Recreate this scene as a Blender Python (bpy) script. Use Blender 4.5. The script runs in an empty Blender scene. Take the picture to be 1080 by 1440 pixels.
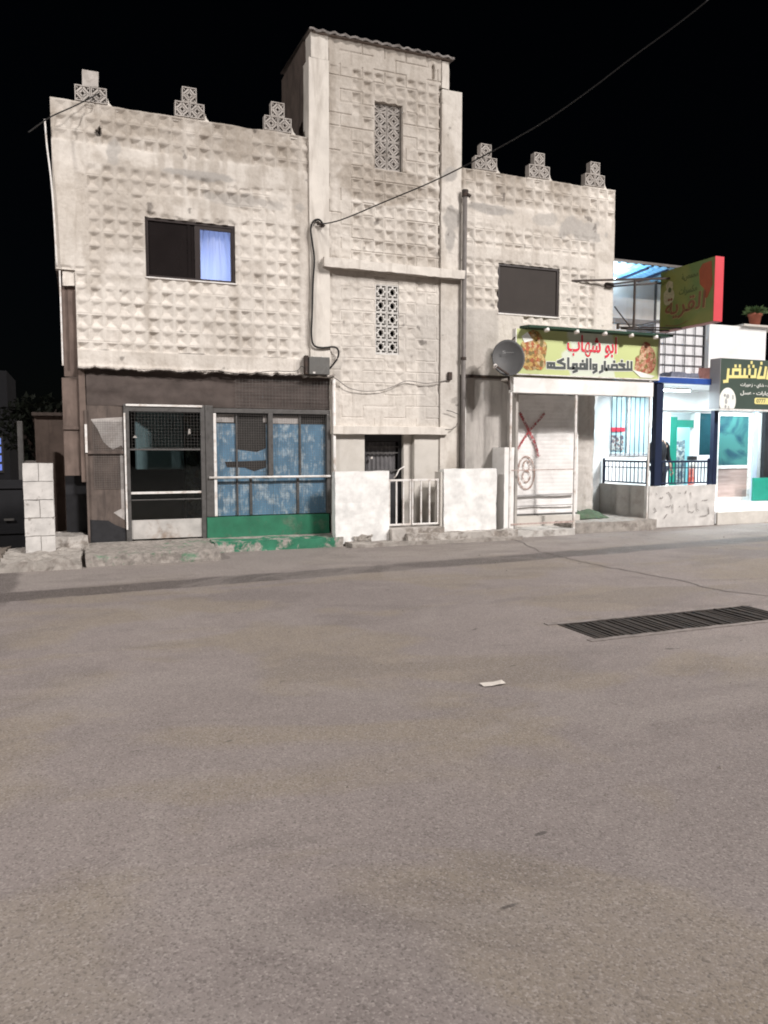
import bpy, math, random
import numpy as np
from mathutils import Vector, Matrix
random.seed(7)
S = bpy.context.scene
COL = S.collection
PI = math.pi

# ------------------------------------------------------------------ camera model (photo 1080 x 1440)
F, CX, CY, CH, CAMY = 1080.0, 540.0, 720.0, 1.6, -12.55
PIT = math.atan((CY - 632.0) / F)
ANG = math.atan((3270.0 - CX) * math.cos(PIT) / F)
AX = (math.cos(ANG), math.sin(ANG))
FW = Vector((AX[0]*math.cos(PIT), AX[1]*math.cos(PIT), -math.sin(PIT)))
RT = Vector((AX[1], -AX[0], 0))
UP = RT.cross(FW)
def ray(x, y):
    return FW + RT*((x-CX)/F) - UP*((y-CY)/F)
def P(x, y, Y=0.0):                     # point of the plane y = Y seen at photo pixel (x, y)
    d = ray(x, y); t = (Y-CAMY)/d[1]
    return Vector((t*d[0], Y, CH+t*d[2]))
def PXx(x, Y=0.0, y=632): return P(x, y, Y)[0]
def G(x, y, h=0.0):
    d = ray(x, y); t = (h-CH)/d[2]
    return Vector((t*d[0], CAMY+t*d[1], h))

# ------------------------------------------------------------------ noise
def hsh(i, j, s=0):
    n = (i*374761393 + j*668265263 + s*982451653) & 0x7fffffff
    n = (n ^ (n >> 13)) * 1274126177 & 0x7fffffff
    n = (n ^ (n >> 16)) & 0xffff
    return n/65535.0
def vn(x, y, s=0):
    x = np.asarray(x, float); y = np.asarray(y, float)
    i = np.floor(x).astype(np.int64); j = np.floor(y).astype(np.int64)
    a = x-i; b = y-j; a = a*a*(3-2*a); b = b*b*(3-2*b)
    return (hsh(i,j,s)*(1-a)+hsh(i+1,j,s)*a)*(1-b)+(hsh(i,j+1,s)*(1-a)+hsh(i+1,j+1,s)*a)*b
def fbm(x, y, s=0, o=4):
    r = 0; w = .5; t = 0
    for k in range(o):
        r = r + w*vn(np.asarray(x)*2**k, np.asarray(y)*2**k, s+k); t += w; w *= .5
    return r/t
def sst(a, b, x): 
    t = np.clip((x-a)/(b-a), 0, 1); return t*t*(3-2*t)

# ------------------------------------------------------------------ materials
MATS = {}
def nodes(name):
    m = bpy.data.materials.new(name); m.use_nodes = True
    nt = m.node_tree; b = nt.nodes['Principled BSDF']
    return m, nt, b
def N(nt, t, **k):
    n = nt.nodes.new(t)
    for a, v in k.items():
        if a.startswith('i_'): n.inputs[a[2:].replace('_', ' ')].default_value = v
        else: setattr(n, a, v)
    return n
def ramp(nt, fac, p0, p1, c0=(0,0,0,1), c1=(1,1,1,1)):
    r = nt.nodes.new('ShaderNodeValToRGB'); e = r.color_ramp.elements
    e[0].position = p0; e[1].position = p1; e[0].color = c0; e[1].color = c1
    nt.links.new(fac, r.inputs[0]); return r.outputs[0]
def mixc(nt, fac, a, b, blend='MIX'):
    n = nt.nodes.new('ShaderNodeMix'); n.data_type = 'RGBA'; n.blend_type = blend
    for s, v in ((0, fac), (6, a), (7, b)):
        if hasattr(v, 'links'): nt.links.new(v, n.inputs[s])
        else: n.inputs[s].default_value = v if s == 0 else (tuple(v)+(1,))[:4]
    return n.outputs[2]
def coord(nt, sc=(1,1,1), rot=(0,0,0)):
    t = nt.nodes.new('ShaderNodeTexCoord'); mp = nt.nodes.new('ShaderNodeMapping')
    g = nt.nodes.new('ShaderNodeNewGeometry')
    mp.inputs['Scale'].default_value = sc; mp.inputs['Rotation'].default_value = rot
    nt.links.new(t.outputs['Object'], mp.inputs[0]); return mp.outputs[0]
def noise(nt, v, sc, det=4, rough=.55, dist=0):
    n = nt.nodes.new('ShaderNodeTexNoise'); n.inputs['Scale'].default_value = sc
    n.inputs['Detail'].default_value = det; n.inputs['Roughness'].default_value = rough
    n.inputs['Distortion'].default_value = dist
    nt.links.new(v, n.inputs['Vector']); return n.outputs[0]
def bump(nt, b, h, strength=.3, dist=.01):
    n = nt.nodes.new('ShaderNodeBump'); n.inputs['Strength'].default_value = strength
    n.inputs['Distance'].default_value = dist
    nt.links.new(h, n.inputs['Height']); nt.links.new(n.outputs[0], b.inputs['Normal'])
def mat(name, c, rough=.8, var=.18, sc=6, metal=0, dirt=None, dirt_amt=.5, bmp=.15, bsc=60, streak=False, spec=.35):
    if name in MATS: return MATS[name]
    m, nt, b = nodes(name)
    v = coord(nt)
    n1 = noise(nt, v, sc, 5, .6, .3)
    lo = tuple(x*(1-var) for x in c); hi = tuple(min(1, x*(1+var)) for x in c)
    col = mixc(nt, ramp(nt, n1, .3, .7), lo, hi)
    if dirt:
        v2 = coord(nt, (1,1,.18) if streak else (1,1,1))
        n2 = noise(nt, v2, sc*(2.2 if streak else .8), 6, .65, .5)
        f = nt.nodes.new('ShaderNodeMath'); f.operation = 'MULTIPLY'; f.inputs[1].default_value = dirt_amt
        nt.links.new(ramp(nt, n2, .48, .68), f.inputs[0])
        col = mixc(nt, f.outputs[0], col, dirt)
    nt.links.new(col, b.inputs['Base Color'])
    b.inputs['Roughness'].default_value = rough; b.inputs['Metallic'].default_value = metal
    b.inputs['Specular IOR Level'].default_value = spec
    if bmp: bump(nt, b, noise(nt, v, bsc, 4, .6), bmp, .006)
    MATS[name] = m; return m
def emis(name, c, s):
    m, nt, b = nodes(name)
    b.inputs['Emission Color'].default_value = c+(1,); b.inputs['Emission Strength'].default_value = s
    b.inputs['Base Color'].default_value = c+(1,); return m
def glass(name, tint=(.8,.9,.9), rough=.03, a=.25):
    m, nt, b = nodes(name)
    out = nt.nodes['Material Output']
    tr = N(nt, 'ShaderNodeBsdfTransparent'); tr.inputs[0].default_value = tint+(1,)
    gl = N(nt, 'ShaderNodeBsdfGlossy'); gl.inputs['Roughness'].default_value = rough
    fr = N(nt, 'ShaderNodeFresnel'); fr.inputs[0].default_value = 1.5
    mx = N(nt, 'ShaderNodeMixShader')
    nt.links.new(fr.outputs[0], mx.inputs[0]); nt.links.new(tr.outputs[0], mx.inputs[1]); nt.links.new(gl.outputs[0], mx.inputs[2])
    nt.links.new(mx.outputs[0], out.inputs[0]); return m

def wall_mat(name, base=(.66,.617,.567), grime=(.26,.217,.175), patch=(.36,.34,.32)):
    m, nt, b = nodes(name)
    v = coord(nt)
    big = noise(nt, v, .9, 5, .6, .4)
    col = mixc(nt, ramp(nt, big, .3, .72), tuple(x*.86 for x in base), tuple(min(1,x*1.06) for x in base))
    med = noise(nt, v, 7, 6, .65, .3)
    f = N(nt, 'ShaderNodeMath', operation='MULTIPLY'); f.inputs[1].default_value = .35
    nt.links.new(ramp(nt, med, .47, .72), f.inputs[0])
    col = mixc(nt, f.outputs[0], col, grime)
    v2 = coord(nt, (1,1,.12)); st = noise(nt, v2, 9, 5, .6, .2)
    f2 = N(nt, 'ShaderNodeMath', operation='MULTIPLY'); f2.inputs[1].default_value = .3
    nt.links.new(ramp(nt, st, .52, .75), f2.inputs[0])
    col = mixc(nt, f2.outputs[0], col, grime)
    a = N(nt, 'ShaderNodeAttribute', attribute_name='stain_shade')
    sx = N(nt, 'ShaderNodeSeparateColor'); nt.links.new(a.outputs['Color'], sx.inputs[0])
    fine = noise(nt, v, 22, 5, .7)
    def masked(ch, amt):
        q = N(nt, 'ShaderNodeMath', operation='MULTIPLY'); nt.links.new(sx.outputs[ch], q.inputs[0])
        nt.links.new(ramp(nt, fine, .15, .6, (.55,.55,.55,1)), q.inputs[1])
        q2 = N(nt, 'ShaderNodeMath', operation='MULTIPLY'); q2.inputs[1].default_value = amt
        nt.links.new(q.outputs[0], q2.inputs[0]); return q2.outputs[0]
    col = mixc(nt, masked(0, .72), col, grime)  # grime mask, which also carries the painted darkening towards the top
    col = mixc(nt, masked(1, .95), col, patch)  # cement repairs, and the shade painted into the lower grey band
    col = mixc(nt, masked(2, .9), col, (.06,.05,.045))
    sp = noise(nt, v, 55, 3, .7)
    f3 = N(nt, 'ShaderNodeMath', operation='MULTIPLY'); f3.inputs[1].default_value = .6
    nt.links.new(ramp(nt, sp, .70, .78), f3.inputs[0])
    col = mixc(nt, f3.outputs[0], col, (.10,.085,.07))
    nt.links.new(col, b.inputs['Base Color']); b.inputs['Roughness'].default_value = .9
    b.inputs['Specular IOR Level'].default_value = .2
    bump(nt, b, noise(nt, v, 45, 6, .7), .35, .008)
    return m

def asphalt():
    m, nt, b = nodes('asphalt')
    v = coord(nt)
    sep = N(nt, 'ShaderNodeSeparateXYZ'); nt.links.new(v, sep.inputs[0])
    def math_(op, a, c=0.0):
        n = N(nt, 'ShaderNodeMath', operation=op)
        for k, q in ((0, a), (1, c)):
            if hasattr(q, 'links'): nt.links.new(q, n.inputs[k])
            else: n.inputs[k].default_value = q
        return n.outputs[0]
    big = noise(nt, v, .35, 4, .55, .6)
    col = mixc(nt, ramp(nt, big, .32, .68), (.178,.153,.147), (.232,.200,.190))
    # broad olive-brown patches, then purple-grey wear
    o = noise(nt, coord(nt, (1,1.5,1)), .45, 4, .5, .9)
    col = mixc(nt, math_('MULTIPLY', ramp(nt, o, .49, .56), .75), col, (.212,.178,.140))
    med = noise(nt, v, 3.2, 6, .65, .4)
    col = mixc(nt, math_('MULTIPLY', ramp(nt, med, .45, .7), .35), col, (.140,.119,.115))
    # tyre-polished bands along the street
    tr = noise(nt, coord(nt, (.12,1.3,1)), 1.0, 3, .5, .2)
    col = mixc(nt, math_('MULTIPLY', ramp(nt, tr, .45, .65), .22), col, (.232,.203,.190))
    # dark damp gutter strip: y centre runs from -3.75 (x=-1) to -2.7 (x=9)
    wig = math_('MULTIPLY', math_('SUBTRACT', noise(nt, coord(nt, (1,.2,1)), 1.1, 5, .6), .5), .34)
    yc = math_('ADD', math_('MULTIPLY', sep.outputs[0], .085), -3.30)
    d = math_('ABSOLUTE', math_('ADD', math_('SUBTRACT', sep.outputs[1], yc), wig))
    strip = ramp(nt, d, .26, .31, (1,1,1,1), (0,0,0,1))
    fade = ramp(nt, noise(nt, coord(nt, (1,.3,1)), .5, 3, .5), .15, .4)
    strip = math_('MULTIPLY', math_('MULTIPLY', strip, fade), .9)
    col = mixc(nt, strip, col, (.070,.059,.056))
    # pale dusty concrete apron between the gutter and the houses
    ap = math_('ADD', math_('SUBTRACT', sep.outputs[1], yc), math_('MULTIPLY', math_('SUBTRACT', med, .5), .35))
    apm = ramp(nt, ap, .2, .45)
    apc = mixc(nt, ramp(nt, noise(nt, v, 1.6, 6, .65, .5), .35, .65), (.222,.195,.182), (.285,.255,.236))
    col = mixc(nt, math_('MULTIPLY', apm, .75), col, apc)
    # darker corner of the road at the far left
    dl = math_('ADD', sep.outputs[0], math_('MULTIPLY', math_('SUBTRACT', med, .5), .25))
    lm = math_('MULTIPLY', ramp(nt, math_('ADD', dl, 1.5), .72, .80, (1,1,1,1), (0,0,0,1)), ramp(nt, math_('MULTIPLY', math_('ABSOLUTE', math_('ADD', sep.outputs[1], 2.4)), .5), .62, .78, (1,1,1,1), (0,0,0,1)))
    col = mixc(nt, math_('MULTIPLY', lm, .8), col, (.085,.072,.068))
    # patched and worn areas with soft but readable borders
    pt_ = noise(nt, coord(nt, (.55,1.25,1)), .8, 5, .55, 1.2)
    col = mixc(nt, math_('MULTIPLY', ramp(nt, pt_, .53, .60), .32), col, (.12,.103,.098))
    pt2 = noise(nt, coord(nt, (.7,1.0,1), (0,0,.5)), .62, 6, .6, 1.6)
    col = mixc(nt, math_('MULTIPLY', ramp(nt, pt2, .54, .60), .35), col, (.25,.221,.207))
    # aggregate
    vo = N(nt, 'ShaderNodeTexVoronoi'); vo.inputs['Scale'].default_value = 125; nt.links.new(v, vo.inputs['Vector'])
    sc = N(nt, 'ShaderNodeSeparateColor'); nt.links.new(vo.outputs['Color'], sc.inputs[0])
    col = mixc(nt, math_('MULTIPLY', ramp(nt, sc.outputs[0], .66, .98), .5), col, (.345,.31,.292))
    col = mixc(nt, math_('MULTIPLY', ramp(nt, sc.outputs[1], .66, .98), .5), col, (.068,.058,.054))
    gr = noise(nt, v, 80, 5, .75)
    col = mixc(nt, math_('MULTIPLY', ramp(nt, gr, .50, .70), .35), col, (.09,.077,.072))
    # sparse dark oil specks
    os_ = noise(nt, coord(nt, (.6,1.4,1)), 5.5, 2, .5)
    col = mixc(nt, math_('MULTIPLY', ramp(nt, os_, .735, .76), .7), col, (.05,.043,.04))
    nt.links.new(col, b.inputs['Base Color'])
    rr = math_('SUBTRACT', .88, math_('MULTIPLY', strip, .25)); nt.links.new(rr, b.inputs['Roughness'])
    b.inputs['Specular IOR Level'].default_value = .3
    hh = math_('ADD', math_('MULTIPLY', vo.outputs['Distance'], -.9), math_('MULTIPLY', gr, 1.0))
    bump(nt, b, hh, .5, .006)
    return m

# ------------------------------------------------------------------ mesh collector
ORG = {}
def worg(o): return ORG.get(o, Vector((0,0,0))) if o else Vector((0,0,0))
def props(o, label=None, cat=None, group=None, kind=None):
    if label: o['label'] = label
    if cat: o['category'] = cat
    if group: o['group'] = group
    if kind: o['kind'] = kind
    return o
def thing(name, loc, label, cat, group=None):
    e = bpy.data.objects.new(name, None); COL.objects.link(e)
    e.location = loc; e.empty_display_size = .2; ORG[e] = Vector(loc)
    return props(e, label, cat, group)
class MB:
    def __init__(s): s.v = []; s.f = []
    def add(s, vs, fs):
        n = len(s.v); s.v += [tuple(p) for p in vs]; s.f += [tuple(i+n for i in f) for f in fs]; return s
    def box(s, x0, x1, y0, y1, z0, z1):
        return s.add([(x0,y0,z0),(x1,y0,z0),(x1,y1,z0),(x0,y1,z0),(x0,y0,z1),(x1,y0,z1),(x1,y1,z1),(x0,y1,z1)],
                     [(3,2,1,0),(4,5,6,7),(0,1,5,4),(1,2,6,5),(2,3,7,6),(3,0,4,7)])
    def quad(s, a, b, c, d): return s.add([a,b,c,d], [(0,1,2,3)])
    def bar(s, a, b, w, h=None, up=(0,0,1)):
        a = Vector(a); b = Vector(b); h = h or w; d = (b-a).normalized(); u = Vector(up)
        if abs(d.dot(u)) > .95: u = Vector((1,0,0))
        r = d.cross(u).normalized(); u = r.cross(d)
        vs = []
        for p in (a, b):
            for q, t in ((-1,-1),(1,-1),(1,1),(-1,1)): vs.append(p + r*(q*w/2) + u*(t*h/2))
        return s.add(vs, [(0,1,2,3)[::-1],(4,5,6,7),(0,1,5,4),(1,2,6,5),(2,3,7,6),(3,0,4,7)])
    def tube(s, pts, r, n=8, cap=True):
        pts = [Vector(p) for p in pts]; rs = r if isinstance(r, (list,tuple)) else [r]*len(pts)
        vs = []; fs = []
        for i, p in enumerate(pts):
            d = (pts[min(i+1,len(pts)-1)]-pts[max(i-1,0)]).normalized()
            u = Vector((0,0,1)) if abs(d.z) < .9 else Vector((1,0,0))
            a = d.cross(u).normalized(); b2 = a.cross(d)
            for k in range(n):
                t = 2*PI*k/n; vs.append(p+a*(math.cos(t)*rs[i])+b2*(math.sin(t)*rs[i]))
        for i in range(len(pts)-1):
            for k in range(n):
                k2 = (k+1) % n; fs.append((i*n+k, i*n+k2, (i+1)*n+k2, (i+1)*n+k))
        if cap: fs.append(tuple(range(n))[::-1]); fs.append(tuple((len(pts)-1)*n+k for k in range(n)))
        return s.add(vs, fs)
    def lathe(s, prof, c=(0,0,0), axis=(0,0,1), n=24):
        ax = Vector(axis).normalized(); u = Vector((0,0,1)) if abs(ax.z) < .9 else Vector((1,0,0))
        a = ax.cross(u).normalized(); b2 = ax.cross(a); c = Vector(c); vs = []; fs = []
        for (r, h) in prof:
            for k in range(n):
                t = 2*PI*k/n; vs.append(c+ax*h+a*(r*math.cos(t))+b2*(r*math.sin(t)))
        for i in range(len(prof)-1):
            for k in range(n):
                k2 = (k+1) % n; fs.append((i*n+k, i*n+k2, (i+1)*n+k2, (i+1)*n+k))
        return s.add(vs, fs)
    def prism(s, poly, o, xa, ya, t):             # polygon in the plane (o, xa, ya) extruded by t along xa x ya
        o = Vector(o); xa = Vector(xa); ya = Vector(ya); nn = xa.cross(ya).normalized(); n = len(poly)
        vs = [o+xa*p[0]+ya*p[1] for p in poly]; vs += [p+nn*t for p in vs]
        fs = [tuple(range(n))[::-1], tuple(range(n, 2*n))]
        for k in range(n): fs.append((k, (k+1) % n, n+(k+1) % n, n+k))
        return s.add(vs, fs)
    def rough(s, x0, x1, y0, y1, z0, z1, res=.06, amp=.015, seed=1, fr=6):
        # box with a crumbled skin
        def lin(a, b): return np.linspace(a, b, max(2, int(abs(b-a)/res)+1))
        idx = {}
        def vid(p):
            k = (round(p[0],4), round(p[1],4), round(p[2],4))
            if k not in idx:
                x, y, z = p
                dx = (float(fbm(y*fr, z*fr+x*3, seed))-.5)*2*amp; dy = (float(fbm(x*fr, z*fr+y*3, seed+9))-.5)*2*amp
                dz = (float(fbm(x*fr, y*fr+z*3, seed+17))-.5)*2*amp
                idx[k] = len(s.v); s.v.append((x+dx, y+dy, z+dz))
            return idx[k]
        X, Y, Z = lin(x0,x1), lin(y0,y1), lin(z0,z1)
        def grid(A, B, fn, flip):
            for i in range(len(A)-1):
                for j in range(len(B)-1):
                    q = [vid(fn(A[i],B[j])), vid(fn(A[i+1],B[j])), vid(fn(A[i+1],B[j+1])), vid(fn(A[i],B[j+1]))]
                    s.f.append(tuple(q[::-1] if flip else q))
        grid(X, Z, lambda a,b: (a,y0,b), False); grid(X, Z, lambda a,b: (a,y1,b), True)
        grid(Y, Z, lambda a,b: (x0,a,b), True); grid(Y, Z, lambda a,b: (x1,a,b), False)
        grid(X, Y, lambda a,b: (a,b,z1), False)
        return s
    def ribbon(s, pts, w, o, xa, ya, t=.0012):
        o = Vector(o); xa = Vector(xa); ya = Vector(ya); nn = xa.cross(ya).normalized()
        pts = [Vector((p[0],p[1])) for p in pts]; vs = []; n = len(pts)
        for i, p in enumerate(pts):
            d = (pts[min(i+1,n-1)]-pts[max(i-1,0)]).normalized(); q = Vector((-d.y, d.x))
            ww = w*(.8+.4*random.random())
            for sg in (1,-1):
                r = p+q*(sg*ww/2); vs.append(o+xa*r.x+ya*r.y+nn*t)
        return s.add(vs, [(2*i,2*i+1,2*i+3,2*i+2) for i in range(n-1)])
    def build(s, name, m, parent=None, smooth=False, bev=0, label=None, cat=None, group=None, kind=None):
        me = bpy.data.meshes.new(name); o0 = worg(parent)
        me.from_pydata([(x-o0.x, y-o0.y, z-o0.z) for x,y,z in s.v], [], s.f); me.update()
        o = bpy.data.objects.new(name, me); COL.objects.link(o)
        if m: me.materials.append(m)
        if parent: o.parent = parent; ORG[o] = o0
        if smooth:
            for p in me.polygons: p.use_smooth = True
        if bev:
            bm = o.modifiers.new('b', 'BEVEL'); bm.width = bev; bm.segments = 2; bm.limit_method = 'ANGLE'; bm.angle_limit = .6
        return props(o, label, cat, group, kind)
def part(name, parent, m, fn, **k):
    b = MB(); fn(b); return b.build(name, m, parent, **k)
def box_part(name, parent, m, *bx, **k):
    b = MB(); b.box(*bx); return b.build(name, m, parent, **k)

# lettering -----------------------------------------------------------------
def AR(*cp): return ''.join(chr(c) for c in reversed(cp))
def text(name, body, m, parent, o, xa, ya, width=None, height=None, off=0.0, shear=0.0, t=.004, label=None):
    c = bpy.data.curves.new('t', 'FONT'); c.body = body; c.size = 1; c.offset = off; c.resolution_u = 4
    ob = bpy.data.objects.new('t', c); COL.objects.link(ob)
    me = bpy.data.meshes.new_from_object(ob.evaluated_get(bpy.context.evaluated_depsgraph_get()))
    vs = [v.co.copy() for v in me.vertices]; fs = [tuple(p.vertices) for p in me.polygons]
    bpy.data.objects.remove(ob); bpy.data.curves.remove(c); bpy.data.meshes.remove(me)
    par = list(range(len(vs)))
    def find(a):
        while par[a] != a: par[a] = par[par[a]]; a = par[a]
        return a
    for f in fs:
        for q in f[1:]: par[find(q)] = find(f[0])
    isl = {}; dep = []
    for i in range(len(vs)):
        r = find(i); dep.append(isl.setdefault(r, len(isl)))
    x0 = min(v.x for v in vs); x1 = max(v.x for v in vs); y0 = min(v.y for v in vs); y1 = max(v.y for v in vs)
    sx = width/(x1-x0) if width else height/(y1-y0); sy = height/(y1-y0) if height else sx
    o = Vector(o); xa = Vector(xa); ya = Vector(ya); nn = xa.cross(ya).normalized()
    b = MB()
    b.v = [tuple(o+xa*((v.x-x0)*sx+shear*(v.y-y0)*sy)+ya*((v.y-y0)*sy)+nn*(t+.0007*(dep[i] % 5))) for i, v in enumerate(vs)]
    b.f = fs
    return b.build(name, m, parent, label=label)

# relief wall panel ---------------------------------------------------------
def panel(name, parent, m, u0, u1, z0, z1, holes, hfn, stain_shade_fn, thick=.16, res=.017, Y=0.0, topfn=None):
    def axis(a, b, cuts):
        c = sorted(set([a, b]+[x for x in cuts if a < x < b])); out = []
        for p, q in zip(c[:-1], c[1:]):
            n = max(1, int(round((q-p)/res))); out += list(np.linspace(p, q, n, endpoint=False))
        return np.array(out+[b])
    U = axis(u0, u1, [h[0] for h in holes]+[h[1] for h in holes]); Z = axis(z0, z1, [h[2] for h in holes]+[h[3] for h in holes])
    UU, ZZ = np.meshgrid(U, Z, indexing='ij')
    H = hfn(UU, ZZ); st = stain_shade_fn(UU, ZZ)
    ZD = ZZ.copy()
    if topfn is not None: ZD = ZZ + topfn(UU)*(ZZ > z1-1e-6)
    nu, nz = len(U), len(Z)
    uc = (U[:-1]+U[1:])/2; zc = (Z[:-1]+Z[1:])/2
    keep = np.ones((nu-1, nz-1), bool)
    for h in holes:
        keep &= ~(((uc > h[0]) & (uc < h[1]))[:,None] & ((zc > h[2]) & (zc < h[3]))[None,:])
    o0 = worg(parent)
    front = np.stack([UU-o0.x, H+Y-o0.y, ZD-o0.z], -1).reshape(-1,3)
    back = np.stack([UU-o0.x, np.full_like(UU, Y+thick-o0.y), ZD-o0.z], -1).reshape(-1,3)
    idx = lambda i, j: i*nz+j
    n = nu*nz; F_ = []
    I, J = np.nonzero(keep)
    a = I*nz+J; b = (I+1)*nz+J; c = (I+1)*nz+J+1; d = I*nz+J+1
    F_ += np.stack([a,b,c,d],1).tolist()
    F_ += np.stack([d+n,c+n,b+n,a+n],1).tolist()
    kp = np.pad(keep, 1)
    for i, j in zip(I, J):
        if not kp[i, j+1]: p, q = idx(i,j), idx(i,j+1); F_.append([p, q, q+n, p+n])
        if not kp[i+2, j+1]: p, q = idx(i+1,j+1), idx(i+1,j); F_.append([p, q, q+n, p+n])
        if not kp[i+1, j]: p, q = idx(i+1,j), idx(i,j); F_.append([p, q, q+n, p+n])
        if not kp[i+1, j+2]: p, q = idx(i,j+1), idx(i+1,j+1); F_.append([p, q, q+n, p+n])
    me = bpy.data.meshes.new(name)
    me.from_pydata(np.vstack([front, back]).tolist(), [], F_); me.update()
    at = me.color_attributes.new('stain_shade', 'FLOAT_COLOR', 'POINT')
    cc = np.ones((2*n, 4), np.float32); cc[:n,:3] = np.clip(np.stack(st, -1), 0, 1).reshape(-1,3); cc[n:,:3] = 0
    at.data.foreach_set('color', cc.ravel())
    me.materials.append(m)
    o = bpy.data.objects.new(name, me); COL.objects.link(o); o.parent = parent; ORG[o] = o0
    return o
CELLD = .042
def cells(u, z, uo, zo, cw=.2, ch=.2, D=CELLD, seed=0, ou=.62, oz=.72):
    a = (u-uo)/cw; b = (z-zo)/ch
    i = np.floor(a).astype(np.int64); j = np.floor(b).astype(np.int64)
    fa = a-i; fb = b-j; mg = .035
    jit = (hsh(i, j, seed+5)-.5)*.12
    ap = .36+jit; bp = .56+(hsh(i, j, seed+6)-.5)*.12
    ta = np.minimum((fa-mg)/(ap-mg), (1-mg-fa)/(1-mg-ap)); tb = np.minimum((fb-mg)/(bp-mg), (1-mg-fb)/(1-mg-bp))
    d = np.clip(np.minimum(ta, tb), 0, .78)/.78
    rel = .55+.75*hsh(i, j, seed+7)
    rel = np.where(hsh(i, j, seed+8) > .97, .3, rel)
    d = d*d*(3-2*d)*.6+d*.4
    h = d*D*rel*(.75+.5*fbm(u*14, z*14, seed+13))
    # block joints: a block is two cells wide, alternate courses shifted by one cell
    bl = a/2+np.where(j % 2 == 0, 0, .5); fbk = bl-np.floor(bl)
    ju = np.minimum(fbk, 1-fbk)*2*cw; jz = np.minimum(fb, 1-fb)*ch
    open_u = hsh(np.round(bl).astype(np.int64), j, seed+11) > ou; open_z = hsh(i, np.round(b).astype(np.int64), seed+12) > oz
    jd = np.maximum(np.where(open_u, 1-sst(.004,.014,ju), 0), np.where(open_z, 1-sst(.004,.014,jz), 0))
    return h, jd
def blob(u, z, cu, cz, ru, rz, seed=0, fr=3.0, k=.55):
    d = np.sqrt(((u-cu)/ru)**2+((z-cz)/rz)**2)+(fbm(u*fr, z*fr, seed)-.5)*2*k
    return 1-sst(.75, 1.05, d)
def band(z, a, b, e=.03): return sst(a-e, a+e, z)*(1-sst(b-e, b+e, z))

# ================================================================== MATERIAL SET
M_wall = wall_mat('painted_block_wall')
M_plaster = mat('old_plaster', (.66,.62,.57), .9, .1, 2.5, dirt=(.32,.28,.24), dirt_amt=.5, streak=True, bmp=.3, bsc=40)
M_white = mat('white_paint', (.80,.79,.775), .75, .05, 2.2, dirt=(.50,.46,.41), dirt_amt=.45, bmp=.2, bsc=35)
M_whitemetal = mat('white_painted_metal', (.74,.72,.70), .5, .07, 9, dirt=(.34,.24,.17), dirt_amt=.6, bmp=.08)
M_beige = mat('beige_plaster', (.56,.53,.49), .88, .07, 3, dirt=(.40,.37,.33), dirt_amt=.4, bmp=.2, bsc=40)
M_greycement = mat('grey_cement', (.43,.405,.38), .92, .12, 3, dirt=(.17,.155,.145), dirt_amt=.5, streak=True, bmp=.35, bsc=40)
M_oldconc = mat('crumbled_concrete', (.31,.285,.26), .95, .22, 8, dirt=(.15,.125,.11), dirt_amt=.75, bmp=.5, bsc=30)
M_brown = mat('brown_panel', (.115,.09,.078), .8, .25, 5, dirt=(.04,.032,.03), dirt_amt=.6, streak=True, bmp=.25, bsc=30)
M_brownlt = mat('rusty_brown_sheet', (.15,.112,.095), .8, .22, 4, dirt=(.07,.05,.042), dirt_amt=.6, streak=True, bmp=.2, bsc=30)
M_canvas = mat('dark_canvas', (.078,.062,.056), .9, .25, 5, dirt=(.10,.08,.072), dirt_amt=.5, bmp=.3, bsc=25)
M_greyframe = mat('grey_aluminium', (.13,.125,.122), .45, .12, 12, metal=.4, dirt=(.05,.045,.04), dirt_amt=.5, bmp=.05)
M_black = mat('black_metal', (.022,.022,.025), .55, .2, 12, bmp=.1)
M_pitch = mat('near_black', (.006,.006,.008), .8, .2, 6, bmp=.1)  # near black, night darkness put into the distant house's colour
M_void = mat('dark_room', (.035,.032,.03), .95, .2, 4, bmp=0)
M_green = mat('green_paint', (.020,.165,.090), .6, .16, 5, dirt=(.035,.12,.07), dirt_amt=.5, bmp=.15, bsc=30)
M_dkgreen = mat('dark_green_paint', (.018,.052,.032), .6, .2, 7, bmp=.1)
M_grate = mat('old_grate_steel', (.030,.025,.023), .8, .3, 14, dirt=(.06,.045,.035), dirt_amt=.5, bmp=.4, bsc=60)
M_rust = mat('rusted_steel', (.045,.034,.030), .75, .35, 14, dirt=(.10,.055,.035), dirt_amt=.5, bmp=.4, bsc=60)
M_cable = mat('black_cable', (.010,.009,.009), .6, .1, 8, bmp=0)
M_navy = mat('navy_blue_steel', (.012,.020,.050), .45, .15, 8, bmp=.05)
M_blue = mat('bright_blue_paint', (.02,.07,.30), .5, .12, 8, bmp=.05)
M_pipe = mat('grey_pipe', (.17,.155,.148), .6, .2, 6, dirt=(.09,.075,.065), dirt_amt=.6, streak=True, bmp=.1)
M_glass = glass('window_glass')
M_dkglass = mat('dark_window_glass', (.016,.013,.013), .12, .15, 2, bmp=0, spec=.5)
M_screen = mat('brown_mesh_screen', (.036,.029,.026), .75, .12, 3, bmp=.25, bsc=220)
M_dkbrown = mat('dark_brown_frame', (.030,.022,.021), .4, .12, 10, bmp=.03)
M_tile = mat('white_floor_tile', (.78,.79,.80), .25, .04, 3, bmp=.02)
M_boxgrey = mat('grey_meter_box', (.13,.128,.122), .6, .15, 8, dirt=(.07,.06,.055), dirt_amt=.5, bmp=.1)

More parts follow.
